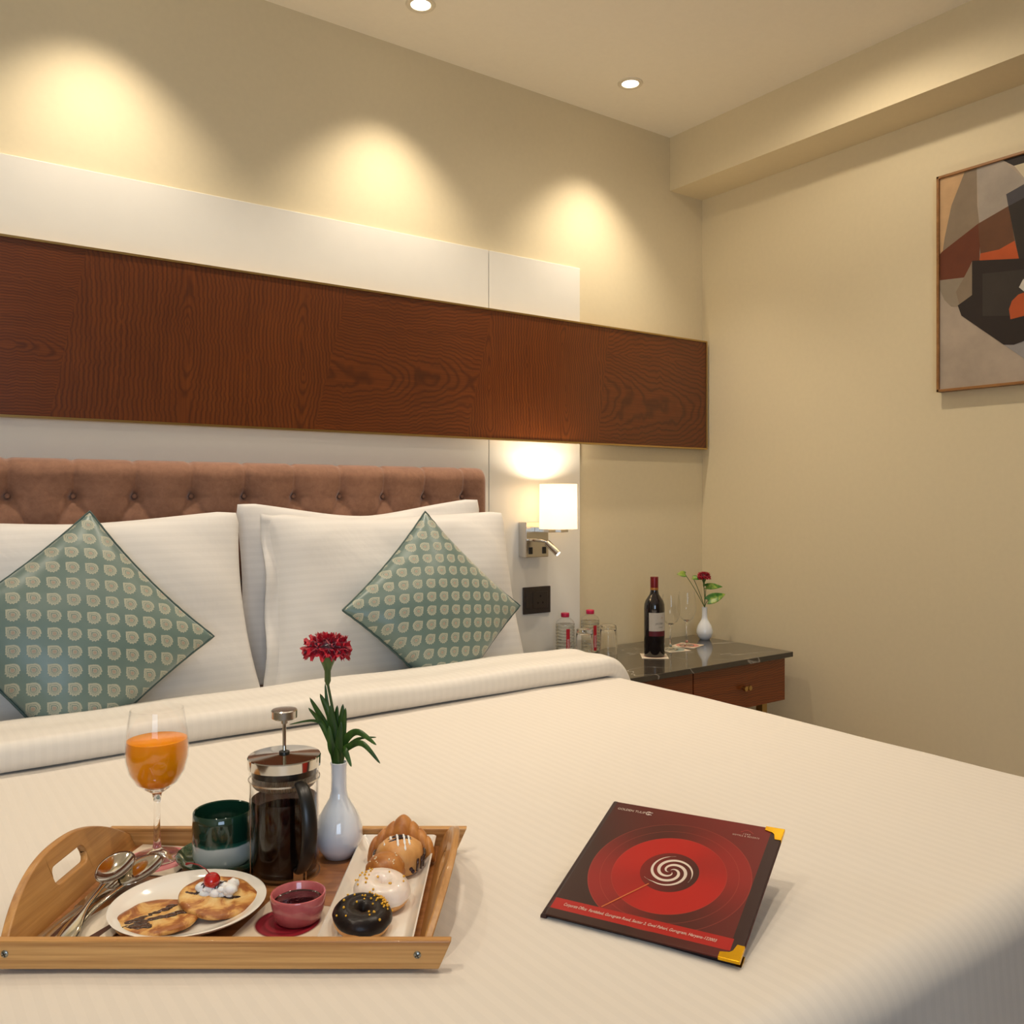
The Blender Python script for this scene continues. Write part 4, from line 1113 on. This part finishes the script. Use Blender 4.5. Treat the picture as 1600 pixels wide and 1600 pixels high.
# plate with pancakes
PL = tl(-.379, 1.020)
pp = MB().lathe([(0, .002), (.052, .002), (.054, 0), (.058, 0), (.062, .004), (.082, .012), (.0935, .0185), (.0945, .0200), (.0925, .0205), (.080, .0150), (.062, .0085), (.050, .0065), (0, .006)], 80).build('dinner_plate', M['porcelain'], None, auto=60)
pp.location = tl(-.379, 1.0262); pp.scale = (.93, .93, 1); tag(pp, 'round white plate of pancakes at the front of the tray', 'plate')
def pancake_mat():
    s = Sh('pancake'); v = s.coord(); X = s.xyz(v)
    n = s.noise(v, 32, 5, .6, .8); rr = s.math('SQRT', s.math('ADD', s.math('MULTIPLY', X[0], X[0]), s.math('MULTIPLY', X[1], X[1])))
    t = s.math('ADD', s.math('MULTIPLY', n, .92), s.math('MULTIPLY', s.math('POWER', s.math('DIVIDE', rr, .045), 3.0), .09))
    s.set(col=s.ramp(t, [(.36, lin((224, 190, 126))), (.48, lin((208, 156, 84))), (.56, lin((158, 92, 34))), (.68, lin((128, 68, 22)))]), rough=.5, coat=.25, sss=.1)
    s.bump(n, .4, .003); return s.m
M['pancake'] = pancake_mat()
s = Sh('chocolate'); n = s.noise(s.coord(), 60, 3); s.set(col=s.ramp(n, [(.3, lin((38, 18, 12))), (.7, lin((66, 32, 20)))]), rough=.15, coat=.6); s.bump(n, .2, .001); M['choc'] = s.m
def pancake(label, c, r, tilt, seed, rz=0):
    root = thing('pancake', label, 'pancake', c, rz, 'pancakes on the round plate')
    root.rotation_euler = (tilt[0], tilt[1], rz)
    mb = MB(); n = 56
    prof = [(0, 0), (.80, 0), (.95, .0025), (1.0, .0050), (.96, .0078), (.85, .0090), (.5, .0086), (.25, .0088), (0, .0086)]
    mb.lathe([(a*r, z) for a, z in prof], n)
    def wob(p):
        a = math.atan2(p[1], p[0]); k = 1+.05*noise.noise((math.cos(a)*1.5+seed, math.sin(a)*1.5, 0))+.015*math.sin(a*7+seed)
        return (p[0]*k, p[1]*k*.96, p[2]+.0012*noise.noise((p[0]*60, p[1]*60, seed))*(p[2] > .004))
    mb.v = [wob(p) for p in mb.v]
    mb.build('cake', M['pancake'], root, auto=0)
    return root
pk1 = pancake('pancake at the front left of the plate, streaked with chocolate sauce', tl(-.404, .999, TS+.0075), .0465, (0, 0), 1, -YAW+.3)
pk2 = pancake('pancake overlapping the other at the right, under the cherry and cream', tl(-.349, 1.040, TS+.0125), .0455, (R(4), R(9)), 4, -YAW-.2)
def smear(root, paths, z, w):
    mb = MB(); rd = random.Random(len(paths)*7)
    for pts in paths:
        for i in range(len(pts)-1):
            for q in range(7):
                P = Vector(pts[i]).lerp(Vector(pts[i+1]), q/7); r = w*rd.uniform(.45, 1.15)
                mb.sphere((P.x+rd.uniform(-.0016, .0016), P.y+rd.uniform(-.0016, .0016), z), r, 12, 6, sc=(1.3, 1, .22))
    mb.v = [(x+.0008*noise.noise((x*400, y*400, 2)), y+.0008*noise.noise((x*400, y*400, 8)), zz) for x, y, zz in mb.v]
    mb.build('chocolate_sauce', M['choc'], root, auto=0)
smear(pk1, [[(-.030, -.012), (-.015, -.001), (.004, .010), (.018, .022)], [(-.034, -.020), (-.012, -.012), (.015, -.004), (.034, .002)], [(-.030, -.022), (-.016, -.021), (-.010, -.024)], [(-.020, -.006), (-.012, -.016), (-.006, -.028)], [(-.024, -.020), (-.018, -.026), (-.012, -.022)]], .0088, .0044)
smear(pk2, [[(-.034, -.012), (-.020, -.006), (-.004, -.002), (.012, .000), (.026, .006)]], .0090, .0032)
smear(pk2, [[(-.034, .010), (-.026, .016), (-.022, .022)]], .0084, .0040)
# cream and cherry
M['cream'] = plain('whipped_cream', (240, 236, 232), .6, 120, .4, .02, sss=.2)
rd = random.Random(4)
CR = tl(-.354, 1.046, TS+.024)
cm_ = thing('whipped_cream', 'small dollop of white cream drizzled with chocolate on the right pancake', 'cream', CR, -YAW)
cb = MB()
for k in range(46): cb.sphere((rd.uniform(-.017, .022), rd.uniform(-.010, .010), rd.uniform(-.002, .005)), rd.uniform(.0036, .0072), 12, 8, sc=(1.1, 1, .8))
cb.v = [(x, y, z+.0015*noise.noise((x*300, y*300, z*300))) for x, y, z in cb.v]
cb.build('dollop', M['cream'], cm_, auto=0)
dz = MB()
for k, x0 in enumerate((-.013, -.010, -.007, .004, .007)):
    dz.tube([(x0+.007*q/8-.003, -.012+.018*q/8, .0075+.002*math.sin(q/8*PI)-.006*(q < 2)) for q in range(9)], .0008, 8)
dz.build('chocolate_drizzle', M['choc'], cm_)
s = Sh('cherry_skin'); n = s.noise(s.coord(), 70, 2); s.set(col=s.ramp(n, [(.3, lin((150, 8, 12))), (.7, lin((196, 24, 22)))]), rough=.08, coat=.7, sss=.1); s.bump(n, .15, .001); M['cherry'] = s.m
ch = thing('cherry', 'glossy red cherry with a curved stem on the cream', 'cherry', tl(-.3575, 1.043, TS+.0365), -YAW)
cbm = MB().sphere((0, 0, 0), .0098, 28, 18); cbm.v = [(x, y, z*.95-.0022*math.exp(-(x*x+y*y)/.00001)*(z > 0)) for x, y, z in cbm.v]
cbm.build('fruit', M['cherry'], ch, auto=0)
MB().tube([(-.002, 0, .007), (-.008, .002, .0125), (-.018, .005, .0165), (-.028, .008, .0170), (-.0330, .009, .0158), (-.0345, .009, .0152)], [.0007, .0007, .0007, .0008, .0017, .0012], 10).build('stem', plain('cherry_stem', (132, 24, 22), .4, 60, .02), ch)

# ramekin of jam
coaster('burgundy round-printed white coaster under the pink ramekin', tl(-.259, 1.012), -YAW+R(-12), ((112, 8, 26), (146, 24, 44)), 'ring')
rk = thing('ramekin', 'small pink ramekin of dark red jam in front of the french press', 'ramekin', tl(-.2490, 1.020, TS+.0018))
s = Sh('pink_glaze'); n = s.noise(s.coord(), 50, 3); s.set(col=s.ramp(n, [(.3, lin((182, 88, 92))), (.7, lin((204, 112, 112)))]), rough=.12, coat=.6); M['pink'] = s.m
MB().lathe([(0, .001), (.022, .001), (.0235, 0), (.0265, .003), (.0300, .014), (.0318, .029), (.0312, .0310), (.0296, .0312), (.0284, .0295), (.0270, .016), (.024, .006), (0, .005)], 64).build('dish', M['pink'], rk, auto=50)
s = Sh('jam'); n = s.noise(s.coord(), 120, 3); s.set(col=lin((44, 8, 14)), rough=.06, coat=.8); s.bump(n, .5, .002); M['jam'] = s.m
MB().lathe([(0, .0215), (.015, .0220), (.0262, .0212), (.0277, .0222), (.0275, .018), (0, .018)], 48).build('jam', M['jam'], rk, label='dark red jam')

# rectangular plate and pastries
RC = Vector(((-.212-.106)/2, (.942+1.236)/2))
rp = MB(); hw, hl = .0525, .1465
def rr_(w, l, z, r=.004, n=5):
    o = []
    for (sx, sy, a0) in ((1, -1, -90), (1, 1, 0), (-1, 1, 90), (-1, -1, 180)):
        for k in range(n+1):
            a = R(a0+90*k/n); o.append((sx*(w-r)+r*math.cos(a), sy*(l-r)+r*math.sin(a), z))
    return o
lv_ = [rr_(hw-.012, hl-.012, 0), rr_(hw-.010, hl-.010, 0), rr_(hw-.001, hl-.001, .0145), rr_(hw, hl, .0165), rr_(hw-.0015, hl-.0015, .0175), rr_(hw-.003, hl-.003, .0160), rr_(hw-.012, hl-.012, .0045), rr_(hw-.016, hl-.016, .0035)]
n_ = len(lv_[0]); vv = [p for L in lv_ for p in L]; ff = []
for a in range(len(lv_)-1):
    for k in range(n_): ff.append((a*n_+k, a*n_+(k+1) % n_, (a+1)*n_+(k+1) % n_, (a+1)*n_+k))
ff.append(tuple(reversed(range(n_)))); ff.append(tuple((len(lv_)-1)*n_+k for k in range(n_)))
rp.add(vv, ff); ro = rp.build('serving_plate', M['porcelain'], None, auto=50)
ro.location = tl(RC.x, RC.y); ro.rotation_euler = (0, 0, -YAW); tag(ro, 'long rectangular white plate of pastries along the right side of the tray', 'plate')
PZ = TS+.0037
def bread(nm, a, b, sc=22, bmp=.35):
    s = Sh(nm); v = s.coord(); n = s.noise(v, sc, 5, .6, .5); s.set(col=s.ramp(n, [(.32, lin(a)), (.68, lin(b))]), rough=.45, sss=.06, coat=.15); s.bump(n, bmp, .003); return s.m
M['crust'] = bread('golden_crust', (150, 84, 30), (206, 142, 70)); M['dough'] = bread('donut_dough', (196, 134, 70), (222, 170, 104), 30)
M['sprinkle'] = plain('gold_sprinkle', (226, 168, 40), .25, 60, 0, .05, coat=.5); M['sprinkle_w'] = plain('pearl_sprinkle', (236, 220, 180), .25, 60, 0, .05, coat=.5)
s = Sh('dark_icing'); n = s.noise(s.coord(), 80, 3); s.set(col=s.ramp(n, [(.3, lin((20, 13, 12))), (.7, lin((36, 25, 22)))]), rough=.34, spec=.25); s.bump(n, .35, .003); M['icing_d'] = s.m
s = Sh('white_icing'); n = s.noise(s.coord(), 50, 4); s.set(col=s.ramp(n, [(.3, lin((226, 208, 196))), (.7, lin((244, 232, 218)))]), rough=.3, coat=.3, sss=.15); s.bump(n, .35, .003); M['icing_w'] = s.m
def donut(label, c, Rm, rm, rot, icing, seed, hole=1.0, nspr=40, cluster=None, sq=.80):
    root = thing('donut', label, 'donut', c, 0, 'iced donuts on the rectangular plate'); root.rotation_euler = rot
    rd = random.Random(seed); nu_, nv_ = 64, 36
    def pt(th, ph, ex=0.0):
        w = 1+.03*noise.noise((math.cos(th)*1.3+seed, math.sin(th)*1.3, 2))
        r = rm+ex
        return Vector(((Rm*w+r*math.cos(ph))*math.cos(th), (Rm*w+r*math.cos(ph))*math.sin(th), rm*sq+r*math.sin(ph)*sq))
    mb = MB(); v = [pt(2*PI*i/nu_, 2*PI*j/nv_) for j in range(nv_) for i in range(nu_)]
    v = [Vector((p.x, p.y, max(p.z, 0))) for p in v]
    mb.add(v, [(j*nu_+i, j*nu_+(i+1) % nu_, ((j+1) % nv_)*nu_+(i+1) % nu_, ((j+1) % nv_)*nu_+i) for j in range(nv_) for i in range(nu_)])
    mb.build('dough', M['dough'], root, auto=0)
    m2 = MB(); n2 = 26; vi = []
    for j in range(n2+1):
        for i in range(nu_):
            th = 2*PI*i/nu_; lo = -.10+.30*noise.noise((math.cos(th)*2.2+seed, math.sin(th)*2.2, 7))
            ph = lo+(PI*1.02-lo)*j/n2; t = j/n2; ex = .0018*min(1, math.sin(PI*min(1, t*1.0))*5)-.0004
            vi.append(pt(th, ph, ex))
    m2.add(vi, [(j*nu_+i, j*nu_+(i+1) % nu_, (j+1)*nu_+(i+1) % nu_, (j+1)*nu_+i) for j in range(n2) for i in range(nu_)])
    ic = m2.build('icing', icing, root, auto=0, flip=True)
    pr = None
    for k in range(nspr):
        if cluster and rd.random() < .62: th = cluster+rd.gauss(0, .33); ph = R(60)+rd.gauss(0, .33)
        else: th = rd.uniform(0, 2*PI); ph = rd.uniform(R(15), R(120))
        p = pt(th, ph, .0022)
        if pr is None: pr = MB().sphere((0, 0, 0), .0013, 10, 7).build('sprinkle', M['sprinkle'], ic, auto=0); o = pr
        else: o = pr.copy(); COL.objects.link(o)
        o.location = p; k_ = rd.uniform(.8, 1.2); o.scale = (k_, k_, k_)
    return root
donut('donut with dark chocolate icing and gold sprinkles at the front of the rectangular plate', tl(-.171, .992, PZ+.001), .0175, .0150, (R(12), 0, 0), M['icing_d'], 2, cluster=R(-YAW*57.3)+R(40), nspr=52, sq=.92)
donut('donut with white icing and gold sprinkles, right behind the chocolate one', tl(-.158, 1.052, PZ+.0015), .0168, .0165, (R(10), R(-4), .5), M['icing_w'], 6, cluster=R(100), nspr=24, sq=.95)
# sesame bun
bn = thing('sesame_bun', 'small golden round bun dotted with sesame seeds, middle of the pastry row', 'bun', tl(-.160, 1.106, PZ), -YAW)
bb = MB().lathe([(0, 0), (.018, 0), (.0240, .005), (.0258, .014), (.0240, .025), (.0175, .034), (.009, .0385), (0, .0395)], 48)
bb.v = [(x*(1+.05*noise.noise((x*40, y*40, z*40))), y*(1+.05*noise.noise((x*40, y*40, z*40+5))), z) for x, y, z in bb.v]
bb.build('crust', M['crust'], bn, auto=0); rd = random.Random(9); pr = None
for k in range(34):
    th = rd.uniform(PI*.95, PI*2.35); e_ = rd.uniform(.25, 1.2); r = .0248*math.cos(e_*.9)
    p = Vector((r*math.cos(th), r*math.sin(th), .011+.0285*math.sin(e_)))
    if pr is None: pr = MB().sphere((0, 0, 0), .0012, 8, 6, sc=(1.4, .8, .8)).build('sesame_seed', M['sprinkle_w'], bn, auto=0); o = pr
    else: o = pr.copy(); COL.objects.link(o)
    o.location = p; o.rotation_euler = (rd.uniform(0, 3), rd.uniform(0, 3), rd.uniform(0, 3))
# chocolate-drizzled muffin
mf = thing('muffin', 'pale blueberry muffin drizzled with dark and white chocolate, in front of the croissant', 'muffin', tl(-.147, 1.145, PZ), -YAW+.1)
mm = MB().lathe([(0, 0), (.020, 0), (.0250, .004), (.0285, .016), (.0300, .024), (.0265, .034), (.018, .041), (.009, .0435), (0, .044)], 48)
mm.v = [(x*(1+.07*noise.noise((x*50, y*50, z*50)))*1.05, y*(1+.07*noise.noise((x*50, y*50, z*50+5))), z) for x, y, z in mm.v]
mm.build('cake', M['dough'], mf, auto=0)
def dome(a, r, ex=.001):   # point on the muffin top
    z = .024+.020*math.cos(min(1, r/.030)*PI/2)**.8; return (r*math.cos(a)*1.06, r*math.sin(a), z+ex)
dk = MB(); wt = MB()
for k in range(6):
    y0 = -.004+.0052*k
    L_ = [(x, y0+.003*math.sin(x*120+k)) for x in [-.029+.058*q/14 for q in range(15)] if x*x+y0*y0 < .00082]
    if len(L_) > 2: dk.tube([dome(math.atan2(y, x), math.hypot(x, y)) for x, y in L_], .0016, 8)
ed_ = [(.0308*math.cos(a)*1.05, .0308*math.sin(a), .0235+.0015*math.sin(a*9)) for a in [R(-15)+R(235)*q/48 for q in range(49)]]
dk.tube(ed_, .0024, 8)
for a in (R(-42), R(-25), R(-8), R(12)):
    dk.tube([(.0308*math.cos(a)*1.05, .0308*math.sin(a), .024), (.0300*math.cos(a)*1.05, .0300*math.sin(a), .015), (.0290*math.cos(a)*1.05, .0290*math.sin(a), .008)], [.0018, .0015, .0018], 8)
for k, (x0, yb, ye) in enumerate(((-.019, .006, -.010), (-.012, .012, -.004), (-.004, .010, -.020), (.004, .012, -.024), (.010, .010, -.014))):
    wt.tube([dome(math.atan2(y, x0+.10*(yb-y)), math.hypot(x0+.10*(yb-y), y), .0020) for y in [yb+(ye-yb)*q/8 for q in range(9)]], [.0009, .0015, .0013, .0017, .0012, .0017, .0014, .0020, .0012], 8)
dk.build('dark_chocolate', M['choc'], mf, auto=0); wt.build('white_chocolate', M['cream'], mf, auto=0)
bbm = MB()
for (a, z) in ((R(-58), .012), (R(-52), .008)): bbm.sphere((.0287*math.cos(a), .0272*math.sin(a), z), .0026, 10, 7)
bbm.build('berries', plain('berry', (44, 22, 34), .3, 60, .05), mf, auto=0)
# croissant
cr = thing('croissant', 'golden ridged croissant at the back of the rectangular plate', 'croissant', tl(-.149, 1.197, PZ), -YAW)
cc = MB(); NU_, NV_ = 120, 30
def cro(a, b):
    t = -1+2*b; ang = 2*PI*a
    xx = .046*t; yy = -.020*t*t
    k = abs(t)*4.0; fl = math.floor(k); fr_c = k-fl
    st_ = (fl+fr_c**1.8)/4.0
    r = (.0275-.0160*st_)*max(0, 1-abs(t)**14)**.5
    r *= 1-.035*math.exp(-(min(fr_c, 1-fr_c)/.06)**2)*(k > .5)
    return (xx*.99, yy+r*math.cos(ang)*.92, max(0, r*.90+r*math.sin(ang)*1.08))
cc.grid(NV_, NU_, cro, wrapu=True)
cc.build('crust', M['crust'], cr, auto=0)

# cutlery, napkin and sachet
nap = MB(); nap.uv = []
def flat_card(name, label, cat, pts, z, mat, th=.0016):
    c = sum((Vector(p) for p in pts), Vector((0, 0)))/len(pts)
    o = MB().prism([(p[0]-c.x, p[1]-c.y) for p in pts], 0, th, 'z').build(name, mat, None, smooth=False, bevel=.0004)
    o.location = tl(c.x, c.y, z); o.rotation_euler = (0, 0, -YAW); return tag(o, label, cat)
M['paper'] = plain('white_paper', (226, 214, 196), .7, 90, .1, .03)
flat_card('paper_napkin', 'folded cream paper napkin under the spoon handles', 'napkin', [(-.520, .950), (-.448, .950), (-.440, 1.085), (-.470, 1.10)], TS+.0001, M['paper'], .0018)
flat_card('sugar_sachet', 'narrow dark brown sachet between the napkin and the plate rim', 'sachet', [(-.482, .945), (-.468, .945), (-.452, 1.000), (-.460, 1.004)], TS+.0022, plain('brown_sachet', (74, 36, 20), .4, 60, .1), .002)
flat_card("paper_strip", 'white paper strip beside the brown sachet', 'paper sleeve', [(-.466, .943), (-.447, .943), (-.444, .985), (-.454, .999)], TS+.0024, M['paper'], .002)
def spoon(label, bowl, tail, z0, z1, name='spoon', bw=.0215, bl_=.036):
    """bowl centre and handle end on the tray; own frame x towards the handle"""
    b = Vector(bowl); t = Vector(tail); L = (t-b).length; ang = math.atan2(t.y-b.y, t.x-b.x)
    root = thing(name, label, 'spoon', tl(b.x, b.y, z0), -YAW+ang, 'steel spoons on the tray')
    root.rotation_euler = (0, R(9), -YAW+ang)
    mb = MB()
    def bowlf(u, v):
        a = 2*PI*u; r = v
        sx = bl_*(1 if math.cos(a) < 0 else .95); w = bw*(1-.10*math.cos(a))
        return (sx*math.cos(a)*r, w*math.sin(a)*r, .0075*(r*r)-.0020)
    mb.grid(40, 12, bowlf, wrapu=True)
    mb.build('bowl', M['chrome'], root, auto=0, flip=False, solid=.0011)
    hb = MB(); n = 26
    for i in range(n+1):
        q = i/n; x = bl_*.93+(L-bl_*.93)*q
        w = .0034+.0018*math.exp(-(q/.06)**2)+.0078*sm((q-.40)/.45)*(1 if q < .97 else .75)
        z = .0050+.0035*math.sin(q*PI*.9)+(z1-z0)*q
        hb.v += [(x, -w, z-.0004), (x, -w*.55, z+.0007), (x, 0, z+.0010), (x, w*.55, z+.0007), (x, w, z-.0004)]
    hb.f = [(i*5+k, (i+1)*5+k, (i+1)*5+k+1, i*5+k+1) for i in range(n) for k in range(4)]; hb.m = [0]*len(hb.f)
    hb.build('handle', M['chrome'], root, auto=0, flip=False, solid=.0018)
spoon('large steel spoon resting on top, bowl nearest the tray end slot', (-.498, 1.098), (-.488, .948), TS+.0240, TS+.0250)
spoon('steel spoon whose bowl lies beside the rim of the pancake plate', (-.468, 1.103), (-.502, .952), TS+.0190, TS+.0200)
def fork(label, tip, tail, z):
    b = Vector(tip); t = Vector(tail); L = (t-b).length; ang = math.atan2(t.y-b.y, t.x-b.x)
    root = thing('fork', label, 'fork', tl(b.x, b.y, z), -YAW+ang)
    mb = MB()
    for k in range(4):
        y = -.0078+.0052*k; mb.tube([(0, y, .003), (.020, y, .001), (.042, y*.95, .001)], [.0008, .0012, .0014], 8)
    mb.build('tines', M['chrome'], root)
    hb = MB(); n = 26
    for i in range(n+1):
        q = i/n; x = .040+(L-.040)*q
        w = .0092*math.exp(-(q/.10)**2)+.0034+.0066*sm((q-.40)/.45)
        z_ = .001+.004*math.sin(q*PI)
        hb.v += [(x, -w, z_-.0004), (x, -w*.55, z_+.0006), (x, 0, z_+.0009), (x, w*.55, z_+.0006), (x, w, z_-.0004)]
    hb.f = [(i*5+k, (i+1)*5+k, (i+1)*5+k+1, i*5+k+1) for i in range(n) for k in range(4)]; hb.m = [0]*len(hb.f)
    hb.build('handle', M['chrome'], root, auto=0, flip=False, solid=.0018)
fork('steel fork mostly under the spoons, its handle second from the tray end', (-.495, 1.125), (-.507, .952), TS+.0060)
def knife(label, tip, tail, z):
    b = Vector(tip); t = Vector(tail); L = (t-b).length; ang = math.atan2(t.y-b.y, t.x-b.x)
    root = thing('table_knife', label, 'knife', tl(b.x, b.y, z), -YAW+ang)
    bp = [(0, -.002), (.006, -.0065), (.03, -.0085), (L*.55, -.0075), (L*.55, .0045), (.012, .0055)]
    MB().prism(bp, .0022, .0036, 'z').build('blade', M['chrome'], root, bevel=.0004)
    hp_ = [(L*.54+(L*.46)*q/10, 0, .003) for q in range(11)]
    MB().tube(hp_, [.0050, .0056, .0062, .0068, .0074, .0080, .0086, .0092, .0096, .0096, .0070], 18, flat=.42).build('handle', M['steel'], root)
knife('steel knife with a flared beaded handle lying against the slotted tray end', (-.508, 1.150), (-.5195, .952), TS+.0018)
